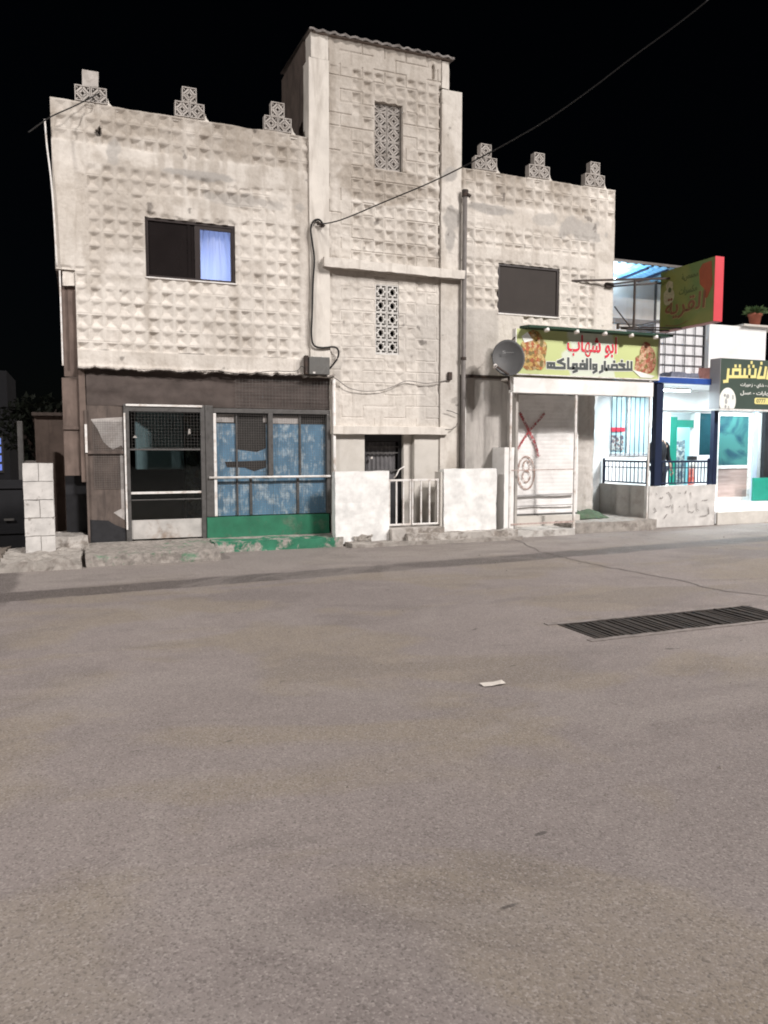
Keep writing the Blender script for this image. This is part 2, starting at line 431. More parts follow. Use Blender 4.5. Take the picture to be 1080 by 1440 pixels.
def peel(name, top, under, mesh_scale=2.2, thr=(.50,.56), streak=True, amt=1.0):
    m, nt, b = nodes(name)
    v = coord(nt); v2 = coord(nt, (1,1,.22) if streak else (1,1,1))
    n = noise(nt, v2, mesh_scale*3, 7, .7, .4)
    g = noise(nt, v, mesh_scale, 4, .6, .3)
    ad = N(nt, 'ShaderNodeMath', operation='ADD'); nt.links.new(n, ad.inputs[0]); nt.links.new(g, ad.inputs[1])
    hf = N(nt, 'ShaderNodeMath', operation='MULTIPLY'); hf.inputs[1].default_value = .5; nt.links.new(ad.outputs[0], hf.inputs[0])
    f = ramp(nt, hf.outputs[0], thr[0], thr[1])
    tp = mixc(nt, ramp(nt, noise(nt, v, 4, 5, .6), .3, .7), tuple(x*.78 for x in top), tuple(x*1.18 for x in top))
    un = mixc(nt, ramp(nt, noise(nt, v, 16, 5, .7), .35, .65), tuple(x*.6 for x in under), tuple(min(1,x*1.15) for x in under))
    am = N(nt, 'ShaderNodeMath', operation='MULTIPLY'); am.inputs[1].default_value = amt; nt.links.new(f, am.inputs[0])
    nt.links.new(mixc(nt, am.outputs[0], tp, un), b.inputs['Base Color'])
    b.inputs['Roughness'].default_value = .7
    bump(nt, b, f, -.3, .004); return m
def print_mat(name, cols, sc=16):
    m, nt, b = nodes(name); v = coord(nt)
    vo = N(nt,'ShaderNodeTexVoronoi'); vo.inputs['Scale'].default_value = sc; nt.links.new(v, vo.inputs['Vector'])
    s_ = N(nt,'ShaderNodeSeparateColor'); nt.links.new(vo.outputs['Color'], s_.inputs[0])
    r = nt.nodes.new('ShaderNodeValToRGB'); r.color_ramp.interpolation = 'CONSTANT'
    e = r.color_ramp.elements; e[0].position = 0; e[0].color = cols[0]+(1,); e[1].position = 1/len(cols); e[1].color = cols[1]+(1,)
    for k, cc in enumerate(cols[2:]): q = e.new((k+2)/len(cols)); q.color = cc+(1,)
    nt.links.new(s_.outputs[0], r.inputs[0])
    sh_ = mixc(nt, ramp(nt, noise(nt, v, sc*2.2, 4, .7), .35, .7), (.45,.38,.30), (1,1,1))
    nt.links.new(mixc(nt, 1.0, r.outputs[0], sh_, 'MULTIPLY'), b.inputs['Base Color']); b.inputs['Roughness'].default_value = .55; return m
print_mat0 = print_mat
M_bluepeel = peel('peeling_blue_paint', (.095,.20,.305), (.36,.44,.50), 7.0, (.50,.60))
M_kerbgreen = peel('flaking_green_kerb_paint', (.025,.17,.095), (.36,.33,.30), 2.2, (.50,.55), False)
M_kerbpale = peel('worn_kerb_paint', (.10,.19,.12), (.30,.27,.245), 3.0, (.40,.47), False)
M_rustplate = peel('rust_stained_plate', (.46,.44,.42), (.20,.12,.07), 1.0, (.52,.66), False, .9)
M_whitewall = peel('whitewashed_wall', (.78,.775,.76), (.50,.46,.42), 1.6, (.66,.72), False, .55)
M_blockwhite = peel('whitewashed_block', (.56,.54,.52), (.28,.25,.23), 4.5, (.56,.62), False, .9)
M_flake = peel('flaking_whitewash', (.46,.43,.40), (.22,.19,.165), 2.5, (.46,.56), False, .95)

# ================================================================== WORLD, LIGHTS, CAMERA
SUN_EL, SUN_AZ = math.radians(38), math.radians(27)          # azimuth measured from the facade normal, + to the right
w = bpy.data.worlds.new('World'); S.world = w; w.use_nodes = True
nt = w.node_tree; sky = nt.nodes.new('ShaderNodeTexSky'); sky.sky_type = 'NISHITA'; sky.sun_disc = False
to_sun = Vector((math.sin(SUN_AZ)*math.cos(SUN_EL), -math.cos(SUN_AZ)*math.cos(SUN_EL), math.sin(SUN_EL)))
sky.sun_elevation = SUN_EL; sky.sun_rotation = math.atan2(to_sun.x, to_sun.y)
bg = nt.nodes['Background']; nt.links.new(sky.outputs[0], bg.inputs[0]); bg.inputs[1].default_value = .0002
sl = bpy.data.lights.new('sun', 'SUN'); sl.energy = 1.85; sl.angle = math.radians(9); sl.color = (1,.95,.915)
so = bpy.data.objects.new('sun', sl); COL.objects.link(so); so.rotation_euler = (-to_sun).to_track_quat('-Z','Y').to_euler()

cam = bpy.data.cameras.new('camera'); co = bpy.data.objects.new('camera', cam); COL.objects.link(co)
cam.sensor_fit = 'VERTICAL'; cam.sensor_height = 24; cam.lens = 24*F/1440; cam.clip_end = 500; cam.clip_start = .05
co.matrix_world = Matrix(((RT.x,UP.x,-FW.x,0),(RT.y,UP.y,-FW.y,CAMY),(RT.z,UP.z,-FW.z,CH),(0,0,0,1)))
S.camera = co
S.view_settings.view_transform = 'Standard'; S.view_settings.look = 'None'; S.view_settings.exposure = .58; S.view_settings.gamma = 1
S.view_settings.use_curve_mapping = False
S.render.engine = 'CYCLES'; S.cycles.use_denoising = True; S.cycles.max_bounces = 8; S.cycles.transparent_max_bounces = 16
S.cycles.sample_clamp_indirect = 6; S.cycles.filter_width = 1.9
def area(name, loc, to, sx, sy, power, color, parent=None):
    l = bpy.data.lights.new(name, 'AREA'); l.shape = 'RECTANGLE'; l.size = sx; l.size_y = sy; l.energy = power; l.color = color
    o = bpy.data.objects.new(name, l); COL.objects.link(o)
    o.rotation_euler = Vector(to).to_track_quat('-Z','Y').to_euler()
    o.location = Vector(loc)-worg(parent)
    if parent: o.parent = parent
    return o

# street lamp that lights the scene (stands on the near kerb, right of the photographer)
def lamp(LP, base, power, aim, label):
    LP = Vector(LP); b0 = Vector(base)
    t = thing('street_lamp', tuple(b0), label, 'street lamp', 'street lamps along the near kerb')
    dv_ = (LP-b0); dv_.z = 0; dh = dv_.normalized(); sd = Vector((-dh.y, dh.x, 0)); top = Vector((b0.x,b0.y,LP.z-.6))
    part('pole', t, M_pipe, lambda b: b.tube([b0, top], [.09,.06], 12), smooth=True)
    part('arm', t, M_pipe, lambda b: b.tube([top-Vector((0,0,.05)), b0.lerp(LP,.25)*0+Vector((b0.x,b0.y,0))+dv_*.25+Vector((0,0,LP.z-.15)), Vector((b0.x,b0.y,0))+dv_*.9+Vector((0,0,LP.z+.12))], .035, 8), smooth=True)
    part('lamp_head', t, M_boxgrey, lambda b: b.prism([(-.32,-.13),(.32,-.13),(.36,.0),(.32,.13),(-.32,.13)], LP+Vector((0,0,.06)), dh, sd, .09), bev=.01)
    part('lens', t, M_lens, lambda b: b.prism([(-.24,-.09),(.24,-.09),(.24,.09),(-.24,.09)], LP+Vector((0,0,.05)), dh, sd, .006))
    area('lamp_light', LP+Vector((0,0,.02)), Vector(aim), .6, .25, power, (1,.95,.91), t)
M_lens = emis('lamp_lens', (1,.93,.86), 6)
# street lamp on the near kerb to the right; left lamp added unseen as fill
lamp((13.5,-10.0,11.0), (15.1,-11.4,0), 1500, (-.06,.05,-1), 'grey steel street lamp on the near kerb, right of the photographer')
lamp((-8.5,-8.5,9.5), (-9.6,-10.2,0), 1150, (.35,.35,-.8), 'grey steel street lamp added out of view as fill, left of the photographer')

# ================================================================== GROUND
hx0, hx1, hy0, hy1 = 4.03, 6.30, -7.27, -6.70
gb = MB()
xs = [-70, hx0, hx1, 90]; ys = [-60, hy0, hy1, 110]
for i in range(3):
    for j in range(3):
        if i == 1 and j == 1: continue
        gb.quad((xs[i],ys[j],0),(xs[i+1],ys[j],0),(xs[i+1],ys[j+1],0),(xs[i],ys[j+1],0))
road = gb.build('road', asphalt(), kind='structure')
pit = MB(); D = -.35
pit.quad((hx0,hy0,D),(hx1,hy0,D),(hx1,hy1,D),(hx0,hy1,D))
pit.quad((hx0,hy0,0),(hx0,hy0,D),(hx0,hy1,D),(hx0,hy1,0)); pit.quad((hx1,hy0,0),(hx1,hy1,0),(hx1,hy1,D),(hx1,hy0,D))
pit.quad((hx0,hy1,0),(hx0,hy1,D),(hx1,hy1,D),(hx1,hy1,0)); pit.quad((hx0,hy0,0),(hx1,hy0,0),(hx1,hy0,D),(hx0,hy0,D))
pit.build('drain_channel', M_void, kind='structure')
gr = thing('drain_grate', (5.15,-6.98,0), 'long rusty steel drain grate set in the asphalt', 'drain grate')
def gbars(b):
    n = 44
    for k in range(n):
        x = hx0+.09+(hx1-hx0-.11)*k/(n-1); j = random.uniform(-.006,.006)
        sk = -.02; e = random.uniform(0,.03)
        zz = random.uniform(-.014,-.002)
        b.bar((x+j+sk,hy0+.015,zz),(x+j-sk*.5,hy1-.01-e,zz+random.uniform(-.006,.004)), .030, .022)
part('bars', gr, M_grate, gbars)
part('frame', gr, M_grate, lambda b: (b.box(hx0+.002,hx0+.03,hy0+.002,hy1-.002,-.05,.006), b.box(hx1-.03,hx1-.002,hy0+.002,hy1-.002,-.05,.004), b.box(hx0+.03,hx1-.03,hy0+.002,hy0+.014,-.05,.003), b.box(hx0+.03,hx1-.03,hy1-.012,hy1-.002,-.05,.003)))
part('grate_rim', None, mat('worn_rim_concrete', (.20,.175,.165), .95, .2, 9, dirt=(.12,.105,.095), dirt_amt=.8, bmp=.4), lambda b: (b.rough(hx0-.10,hx1+.08,hy1+.003,hy1+.075,-.02,.007,.05,.006,201,9), b.rough(hx0-.10,hx1+.08,hy0-.07,hy0-.003,-.02,.007,.05,.006,203,9)), kind='structure')
# crack across the road
ck = MB()
cp = [G(700,752),G(735,764),G(760,776),G(800,786),G(850,797),G(905,807),G(960,817),G(1000,828),G(1040,834),G(1095,840)]
pts = []
for a, b_ in zip(cp[:-1], cp[1:]):
    for t in np.linspace(0,1,7)[:-1]:
        p = a.lerp(b_, t); pts.append((p.x+random.uniform(-.03,.03), p.y+random.uniform(-.03,.03)))
ck.ribbon(pts, .022, (0,0,.003), (1,0,0), (0,1,0), .001)
ck.build('road_crack', mat('crack_filler', (.115,.10,.094), .95, .3, 14, bmp=.4), kind='structure')
# loose grit
gp = MB()
for k in range(230):
    if k < 120: x, y = random.uniform(-1,12), -.9-abs(random.gauss(0,1.1))
    else: x, y = random.uniform(-1,8), random.uniform(-11.5,-2)
    if hx0-.1 < x < hx1+.1 and hy0-.1 < y < hy1+.1: continue
    r = random.uniform(.004,.013)*(1.6 if random.random() < .1 else 1)
    vs = [(x+r*math.cos(t+k)*random.uniform(.6,1.2), y+r*math.sin(t+k)*random.uniform(.6,1.2), 0) for t in (0,1.57,3.14,4.71)]
    gp.add(vs+[(x,y,r*.9)], [(0,1,4),(1,2,4),(2,3,4),(3,0,4)])
gp.build('loose_grit', mat('grit', (.20,.175,.16), .95, .5, 40, bmp=0), label='small scattered stones and grit on the asphalt', cat='grit', kind='stuff')
pc = G(693,963)
lt = MB()
pw = [(-.13,-.035,0),(-.05,-.055,.004),(.06,-.05,.012),(.14,-.03,.006),(.125,.03,.022),(.04,.045,.006),(-.05,.04,.010),(-.15,.02,.018)]
rot = math.radians(-3)
vs = [(pc.x+p[0]*math.cos(rot)-p[1]*math.sin(rot), pc.y+p[0]*math.sin(rot)+p[1]*math.cos(rot), p[2]*.7+.004) for p in [(a*.62,b2*.75,c2) for a,b2,c2 in pw]]
lt.add(vs+[(v[0],v[1],v[2]+.002) for v in vs], [(1,0,7,6),(2,1,6,5),(3,2,5,4),(8,9,14,15),(9,10,13,14),(10,11,12,13)]+[(k,(k+1)%8,8+(k+1)%8,8+k) for k in range(8)])
lt.build('scrap_of_paper', mat('crumpled_paper', (.52,.48,.44), .8, .12, 20, bmp=.2), label='crumpled pale scrap of paper lying on the road', cat='litter')
# worn pale smudge on the road, right
# ================================================================== KERBS AND STEPS
part('kerb', None, M_kerbgreen, lambda b: b.rough(1.93,4.02,-.60,-.03,-.02,.15,.05,.022,3), kind='structure')
part('kerb', None, M_kerbpale, lambda b: b.rough(.05,1.88,-1.42,-.08,-.02,.15,.05,.03,5), kind='structure')
part('kerb', None, M_oldconc, lambda b: b.rough(-1.0,.0,-1.55,.0,-.02,.13,.05,.05,8,7), kind='structure')
part('shop_step', None, M_oldconc, lambda b: b.rough(-.2,4.05,-.07,.8,-.02,.165,.08,.012,11), kind='structure')
part('apron', None, M_oldconc, lambda b: b.rough(4.08,7.30,-.86,.45,-.02,.06,.07,.02,13), kind='structure')
part('kerb', None, M_flake, lambda b: b.rough(5.12,7.28,-.74,-.5,-.02,.17,.05,.025,15), kind='structure')
part('kerb', None, peel('worn_white_step', (.46,.44,.415), (.27,.24,.215), 2.4, (.50,.58), False, .8), lambda b: b.rough(7.30,8.62,-.54,.16,-.02,.115,.06,.012,17), kind='structure')
part('platform', None, M_oldconc, lambda b: b.rough(8.66,10.70,-.36,1.58,-.02,.20,.07,.014,19), kind='structure')
part('earth_bank', None, mat('earth', (.16,.135,.115), .98, .3, 6, dirt=(.06,.05,.043), dirt_amt=.7, bmp=.6, bsc=25), lambda b: b.rough(-4.5,-1.02,-1.25,.6,-.03,.12,.08,.07,23,4), kind='structure')

# ================================================================== HOUSE
house = thing('house', (5.0,0.0,0.0), 'pale two storey block house with a stair tower and shops at street level', 'house')
CB = (.02, 6.69-.2*18)          # cell grid origin
def h_left(u, z):
    zz = z+ (fbm(u*.6, z*.6, 90)-.5)*.02
    h, jd = cells(u, zz, .02, 6.69, .206, .204, seed=1, ou=.5, oz=.6)
    s = band(z, 5.80, 6.10, .05)*1.0
    s = np.maximum(s, band(z, 2.8, 3.11, .02))
    s = np.maximum(s, 1-sst(.10,.16, u+0*z))*band(z, 2.8, 6.12, .03) if False else np.maximum(s, (1-sst(.16,.22,u))*band(z,4.3,6.12,.03))
    s = np.maximum(s, blob(u,z,1.75,5.33,1.25,.17,2,4,.4)); s = np.maximum(s, blob(u,z,2.9,5.95,.9,.22,3,4,.4))
    s = np.maximum(s, sst(3.46,3.53,u)*band(z,2.9,6.0,.05)); s = np.maximum(s, blob(u,z,3.3,5.6,.35,.4,5,4,.3)*.8)
    s = np.maximum(s, sst(.64,.76,fbm(u*1.6,z*1.6,40))*.6)
    h = h*(1-s*.96)+.004*fbm(u*9,z*9,50)-.006*s+jd*.006*(1-s)
    h = h - .010*(fbm(u*25,z*25,51)-.5)*(.3+s*.4)
    # dents
    h = h + .05*blob(u,z,.42,6.29,.045,.04,6,12,.4) + .06*blob(u,z,.44,6.33,.02,.05,6,12,.4)
    # ragged lower edge curls out a little
    h = h - .02*(1-sst(2.84,2.90,z))
    return h
def s_left(u, z):
    g = sst(.50,.72,fbm(u*1.2,z*1.8,60))*.5
    g = np.maximum(g, sst(6.10,6.16,z)*(.25+.9*sst(.3,.7,fbm(u*2,z*2,61))))
    g = np.maximum(g, sst(.50,.66,fbm(u*4.5,z*.8,161))*sst(3.2,6.4,z)*.7)  # dirt streaks, strengthened upwards to paint in the weaker lamplight at the parapet
    g = np.maximum(g, blob(u,z,.75,5.5,.85,.5,62,5,.5)*.65); g = np.maximum(g, blob(u,z,.35,4.9,.35,.9,165,4,.5)*.6)
    for cu in (1.08,2.42): g = np.maximum(g, band(z,3.2,4.25,.25)*np.exp(-((u-cu-(fbm(u*0+z*2,z*3,63)-.5)*.1)/.06)**2)*.75)
    p = np.maximum(blob(u,z,1.9,5.86,.55,.075,64,5,.6), blob(u,z,2.6,5.55,.9,.1,65,6,.7)*.7)
    p = np.maximum(p, blob(u,z,.62,6.05,.12,.2,66,7,.5)*.8)
    k = np.maximum(blob(u,z,.42,6.29,.05,.045,6,12,.4), blob(u,z,.44,6.33,.022,.055,6,12,.4))
    k = np.maximum(k, sst(.80,.84,fbm(u*4.5,z*4.5,67))*.7)
    k = np.maximum(k, (1-sst(.004,.012,np.abs(z-3.115-.02*(fbm(u*3,u*0,68)-.5))))*sst(.45,.6,vn(u*5,u*0,69)))
    return g, p, k
tri = lambda u: (fbm(u*3, u*0, 70)-.5)*.035
WL = (1.05,2.43,4.25,5.15)
panel('wall', house, M_wall, -.23, 3.65, 2.835, 6.69, [WL, (-.3,.035,2.0,4.26)], h_left, s_left, topfn=tri)
def h_tow(u, z):
    zz = z+(fbm(u*.6, z*.6, 91)-.5)*.03
    h, jd = cells(u, zz, 4.0, 8.35, .1985, .2, seed=21, D=.044, ou=.35, oz=.45)
    flat = sst(7.86,7.90,z); flat = np.maximum(flat, (1-sst(4.38,4.42,u))*sst(4.8,4.85,z)*.7)
    flat = np.maximum(flat, 1-sst(2.45,2.75,z)); 
    low = 1-sst(4.60,4.64,z)
    flat = np.maximum(flat, low*(.45+.5*sst(.45,.6,fbm(u*1.5,z*1.5,92))))
    flat = np.maximum(flat, sst(.58,.70,fbm(u*1.3,z*1.3,93))*.8)
    h = h*(1-flat)+jd*.016*(1-.4*low)+.004*fbm(u*9,z*9,94)-.007*(fbm(u*25,z*25,95)-.5)
    h = h + .05*blob(u,z,5.9,8.1,.03,.13,96,10,.3)
    return h
def s_tow(u, z):
    g = sst(.45,.7,fbm(u*1.1,z*1.5,71))*.45*sst(4.4,4.9,z)
    g = np.maximum(g, blob(u,z,5.05,6.1,1.05,.36,72,3,.5)*1.0); g = np.maximum(g, blob(u,z,4.4,6.6,.45,.5,73,3,.5)*.7)
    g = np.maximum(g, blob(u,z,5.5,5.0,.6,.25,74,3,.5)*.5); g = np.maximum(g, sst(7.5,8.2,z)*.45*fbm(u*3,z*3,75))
    g = np.maximum(g, blob(u,z,5.1,7.75,.9,.25,76,3,.5)*.6)
    g = np.maximum(g, sst(.42,.62,fbm(u*4.5,z*.8,163))*sst(4.8,7.5,z)*.85)
    g = np.maximum(g, sst(6.3,7.6,z)*(.35+.5*fbm(u*2,z*2,164)))  # tower top darkened: mould, plus lamp falloff painted into the colour
    p = np.maximum(band(z,2.0,4.05,.2)*sst(5.62,5.7,u)*.55, blob(u,z,5.6,3.6,.5,.5,78,4,.5)*.35)  # greyer lower right: cement repair with cast shade painted in
    k = sst(.79,.83,fbm(u*4,z*4,77))*.7
    return g, p, k
S1 = (4.815,5.335,6.35,7.46); S2 = (4.825,5.265,3.24,4.51)
DR = (4.62,5.56,-.05,1.86)
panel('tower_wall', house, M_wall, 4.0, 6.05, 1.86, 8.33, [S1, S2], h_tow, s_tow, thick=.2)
def h_rt(u, z):
    zz = z+(fbm(u*.6, z*.6, 97)-.5)*.02
    h, jd = cells(u, zz, 6.52, 6.58, .206, .204, seed=41, ou=.5, oz=.6)
    s = band(z,5.62,6.03,.06)*(.6+.4*sst(.3,.6,fbm(u*1.5,z*2,98)))
    s = np.maximum(s, band(z,5.02,5.28,.04)); s = np.maximum(s, sst(9.30,9.36,u)*(1-sst(6.0,6.05,z)))
    s = np.maximum(s, (1-sst(4.12,4.2,z))*(1-sst(7.7,7.8,u))); s = np.maximum(s, (1-sst(6.50,6.56,u))*(1-sst(5.9,6.0,z)))
    s = np.maximum(s, sst(.64,.76,fbm(u*1.6,z*1.6,99))*.6)
    s = np.maximum(s, (1-sst(3.6,3.7,z)))
    h = h*(1-s*.96)+jd*.010*(1-s)-.006*s+.004*fbm(u*9,z*9,100)-.008*(fbm(u*25,z*25,101)-.5)*(.4+s*.4)
    return h
def s_rt(u, z):
    g = sst(.5,.72,fbm(u*1.2,z*1.8,110))*.45; g = np.maximum(g, sst(6.0,6.05,z)*(.2+.9*sst(.35,.7,fbm(u*2,z*2,111))))
    g = np.maximum(g, sst(.50,.66,fbm(u*4.5,z*.8,162))*sst(3.2,6.3,z)*.6)  # streaks deepen with height, dirt plus painted loss of lamplight
    g = np.maximum(g, band(z,6.25,6.42,.03)*sst(.5,.6,vn(u*4,u*0,116))*.6)
    p = np.maximum(blob(u,z,7.05,5.93,.55,.10,112,4,.6), blob(u,z,9.0,5.78,.55,.22,113,5,.7)*.9)
    p = np.maximum(p, blob(u,z,8.2,5.85,.3,.12,114,5,.7)*.7)
    p = np.maximum(p, (1-sst(4.10,4.16,z+.06*(fbm(u*3,z*3,117)-.5)))*(1-sst(7.22,7.26,u))*.55)  # grey cement area left of the window, shadow included in its tone
    k = sst(.80,.84,fbm(u*4.5,z*4.5,115))*.7
    return g, p, k
WR = (7.235,8.555,4.10,5.0)
panel('wall', house, M_wall, 6.45, 9.79, 2.95, 6.58, [WR], h_rt, s_rt, topfn=lambda u: (fbm(u*3,u*0,118)-.5)*.035)
# tower corner pillars
def pil(b, x0, x1, z0, z1, y, sd): b.rough(x0, x1, y, .30, z0, z1, .06, .010, sd, 3)
part('tower_pillar', house, M_plaster, lambda b: pil(b, 3.655,3.995,2.80,7.93,-.035,31))
M_patchy = wall_mat('patched_plaster', (.66,.62,.57))
def h_pil(u, z): return .012*(fbm(u*4, z*2.5, 171)-.5)+.006*(fbm(u*20, z*20, 172)-.5)+.02*blob(u,z,6.24,5.55,.2,.3,173,4,.5)
def s_pil(u, z):
    g = sst(.5,.7,fbm(u*2,z*.9,174))*.6
    p = np.maximum(blob(u,z,6.22,6.42,.20,.15,175,4,.6), np.maximum(blob(u,z,6.25,5.66,.21,.20,176,4,.6), blob(u,z,6.23,5.32,.10,.22,177,5,.5)))
    p = np.maximum(p, (1-sst(4.05,4.15,z+.08*(fbm(u*3,z*3,179)-.5)))*sst(2.1,2.3,z)*.4)  # lower pillar greyed: repair plaster plus the painted shadow band
    return g, p, sst(.80,.84,fbm(u*5,z*5,178))*.7
panel('tower_pillar', house, M_patchy, 6.055, 6.44, .02, 7.83, [], h_pil, s_pil, thick=.33, Y=-.035)
# upper tower shoulder blocks left/right of the block field
def shoulder(b):
    b.rough(3.70,3.996,-.01,.3,7.95,8.32,.06,.008,35); b.rough(6.054,6.19,-.01,.3,7.86,8.30,.06,.02,36)
part('tower_shoulder', house, M_plaster, lambda b: b.rough(3.70,3.996,-.01,.3,7.95,8.36,.06,.008,35))
part('tower_shoulder', house, M_plaster, lambda b: b.rough(6.054,6.19,-.01,.3,7.86,8.30,.06,.02,36))
# solid core: side walls, roofs, floors
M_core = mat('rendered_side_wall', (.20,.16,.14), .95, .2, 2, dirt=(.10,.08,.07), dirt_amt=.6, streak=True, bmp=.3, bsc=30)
# side_wall
part('side_wall', house, M_core, lambda b: b.box(-.225,-.05,.165,7,4.26,6.65))
part('side_wall', house, M_core, lambda b: b.box(-.10,.05,.9,7,.1,4.255))
part('side_wall', house, M_core, lambda b: b.box(9.61,9.785,.165,7,2.95,6.55))
# tower_side_wall: dark brown puts the shade of the unlit sides into the colour
part('tower_side_wall', house, M_brown, lambda b: b.box(3.66,3.82,.305,1.75,6.0,8.33))
part('tower_side_wall', house, M_brown, lambda b: b.box(6.20,6.36,.305,1.75,6.0,8.28))
part('tower_side_wall', house, M_brown, lambda b: b.box(3.83,6.19,1.60,1.75,6.0,8.30))
part('tower_side_wall', house, M_brown, lambda b: b.box(3.66,3.82,.305,7,.1,5.95))
part('tower_side_wall', house, M_brown, lambda b: b.box(6.20,6.36,.305,7,.1,5.95))
part('back_wall', house, M_core, lambda b: b.box(-.22,9.78,7.01,7.2,0,6.5))
# floor_slab
part('floor_slab', house, M_core, lambda b: b.box(-.045,3.655,.17,7,2.86,2.99))
part('floor_slab', house, M_core, lambda b: b.box(6.37,9.60,.17,7,2.86,3.0))
# roof
part('roof', house, M_core, lambda b: b.box(-.045,3.655,.17,7,5.98,6.12))
part('roof', house, M_core, lambda b: b.box(6.37,9.60,.17,7,5.9,6.05))
def sheet(b):
    x0, x1 = 3.66, 6.27; n = 60; y0, y1 = -.07, 1.85
    top = []
    for k in range(n+1):
        x = x0+(x1-x0)*k/n; z = 8.375+.016*math.sin(k*PI/2.15)+.012*(random.random()-.5)
        top.append((x, z))
    vs = []
    for (x,z) in top: vs += [(x,y0-.02*random.random(),z),(x,y1,z+.12),(x,y0-.02*random.random(),z-.035),(x,y1,z+.10)]
    fs = []
    for k in range(n):
        a = 4*k; c = a+4; fs += [(a,c,c+1,a+1),(a+2,a+3,c+3,c+2),(a,a+2,c+2,c)]
    b.add(vs, fs)
part('roof_sheet', house, mat('weathered_roof_sheet', (.22,.20,.19), .8, .25, 5, dirt=(.10,.085,.075), dirt_amt=.6, bmp=.3), sheet)
part('roof_batten', house, M_core, lambda b: b.box(3.72,6.2,-.05,.3,8.330,8.345))
# ledge with a broken top
part('concrete_ledge', house, M_plaster, lambda b: b.rough(3.86,6.46,-.16,-.042,4.61,4.76,.04,.020,37,5))
part('door_lintel', house, M_plaster, lambda b: b.rough(4.02,6.18,-.10,.16,1.865,2.0,.08,.006,39), bev=.006)
# tower ground floor around the door
def gf(b):
    b.box(4.02,4.618,.0,.22,.02,1.862); b.box(5.565,6.052,.0,.22,.02,1.862)
    b.box(4.06,4.60,.24,.4,.02,1.9)
part('porch_wall_face', house, M_beige, lambda b: b.box(4.02,4.618,.0,.22,.02,1.862))
part('porch_wall_face', house, M_beige, lambda b: b.box(5.565,6.052,.0,.22,.02,1.862))
part('plinth_band', house, mat('dark_plinth', (.20,.185,.17), .9, .15, 4, bmp=.25), lambda b: b.box(5.57,6.05,-.006,.01,.0,.30))
part('door_reveal', house, M_beige, lambda b: b.box(5.40,5.560,.10,.26,.02,1.862))
dx0, dx1, dy = 4.66, 5.40, .20
dr = part('door', house, M_black, lambda b: (b.box(dx0,dx0+.06,dy,dy+.05,.02,1.86), b.box(dx1-.06,dx1,dy,dy+.05,.02,1.86), b.box(dx0+.06,dx1-.06,dy,dy+.05,1.74,1.86), b.box(dx0+.06,dx1-.06,dy+.005,dy+.05,.02,1.0)))
def curt(b):
    n = 40
    vs = []
    for k in range(n+1):
        x = dx0+.07+(dx1-dx0-.14)*k/n; y = dy+.075+.015*math.sin(k*1.15)+.006*math.sin(k*2.9)
        vs += [(x,y,1.0),(x,y,1.73)]
    b.add(vs, [(2*k,2*k+2,2*k+3,2*k+1) for k in range(n)])
part('door_curtain', dr, mat('grey_door_curtain', (.13,.125,.13), .9, .2, 8, bmp=.1), curt, smooth=True)
part('door_grille', dr, M_greyframe, lambda b: [b.box(dx0+.061,dx1-.061,dy+.012,dy+.03,z,z+.018) for z in (1.22,1.53,1.64)])
part('door_handle', dr, M_whitemetal, lambda b: b.box(dx0+.14,dx0+.18,dy-.02,dy+.004,1.43,1.47), bev=.004)
# breeze block screens and parapet ornaments
def breeze(b, x0, x1, z0, z1, y0, y1, kind=0):
    cx, cz = (x0+x1)/2, (z0+z1)/2; wx, wz = (x1-x0)/2, (z1-z0)/2; f = .13
    b.box(x0,x1,y0,y1,z1-f*wz*1.0,z1); b.box(x0,x1,y0,y1,z0,z0+f*wz)
    b.box(x0,x0+f*wx,y0+.002,y1-.002,z0+f*wz,z1-f*wz); b.box(x1-f*wx,x1,y0+.002,y1-.002,z0+f*wz,z1-f*wz)
    yc = (y0+y1)/2; h = (y1-y0)
    q = lambda a, c: Vector((cx+a*wx, yc, cz+c*wz))
    def st(a, c, w, hh): b.bar(q(*a), q(*c), hh, w, up=(q(*c)-q(*a)).cross(Vector((0,1,0))))
    ww = min(wx,wz)
    if kind == 0:
        r = .86
        for (a, c) in (((r,0),(0,r)),((0,r),(-r,0)),((-r,0),(0,-r)),((0,-r),(r,0))): st(a, c, ww*.24, h*.9)
        r = .42
        for (a, c) in (((r,0),(0,r)),((0,r),(-r,0)),((-r,0),(0,-r)),((0,-r),(r,0))): st(a, c, ww*.20, h*.86)
        for s1 in (1,-1):
            for s2 in (1,-1): st((s1*.62,s2*.62),(s1*.88,s2*.88), ww*.12, h*.82)
        for a in ((1,0),(-1,0),(0,1),(0,-1)): st((a[0]*.40,a[1]*.40),(a[0]*.86,a[1]*.86), ww*.13, h*.78)
    else:
        pr = []
        for k in range(16):
            t = 2*PI*k/16; r = .70 if k % 2 == 0 else .50; pr.append((r*math.cos(t), r*math.sin(t)))
        for k in range(16): st(pr[k], pr[(k+1) % 16], ww*.17, h*(.92 if k % 2 else .90))
        for a in ((1,0),(-1,0),(0,1),(0,-1)): st((a[0]*.66,a[1]*.66),(a[0]*.9,a[1]*.9), ww*.30, h*.86)
        for s1 in (1,-1):
            for s2 in (1,-1): st((s1*.45,s2*.45),(s1*.62,s2*.62), ww*.12, h*.8)
M_breeze = mat('breeze_block', (.42,.39,.365), .92, .15, 8, dirt=(.22,.19,.165), dirt_amt=.6, bmp=.3, bsc=50)
M_breezew = mat('white_breeze_block', (.66,.645,.62), .9, .08, 8, dirt=(.35,.31,.28), dirt_amt=.4, bmp=.25, bsc=50)
sc1 = part('ventilation_screen', house, M_breeze, lambda b: b.box(S1[0]+.002,S1[1]-.002,.082,.17,S1[2]-.0,S1[2]+.03))
nr = 5
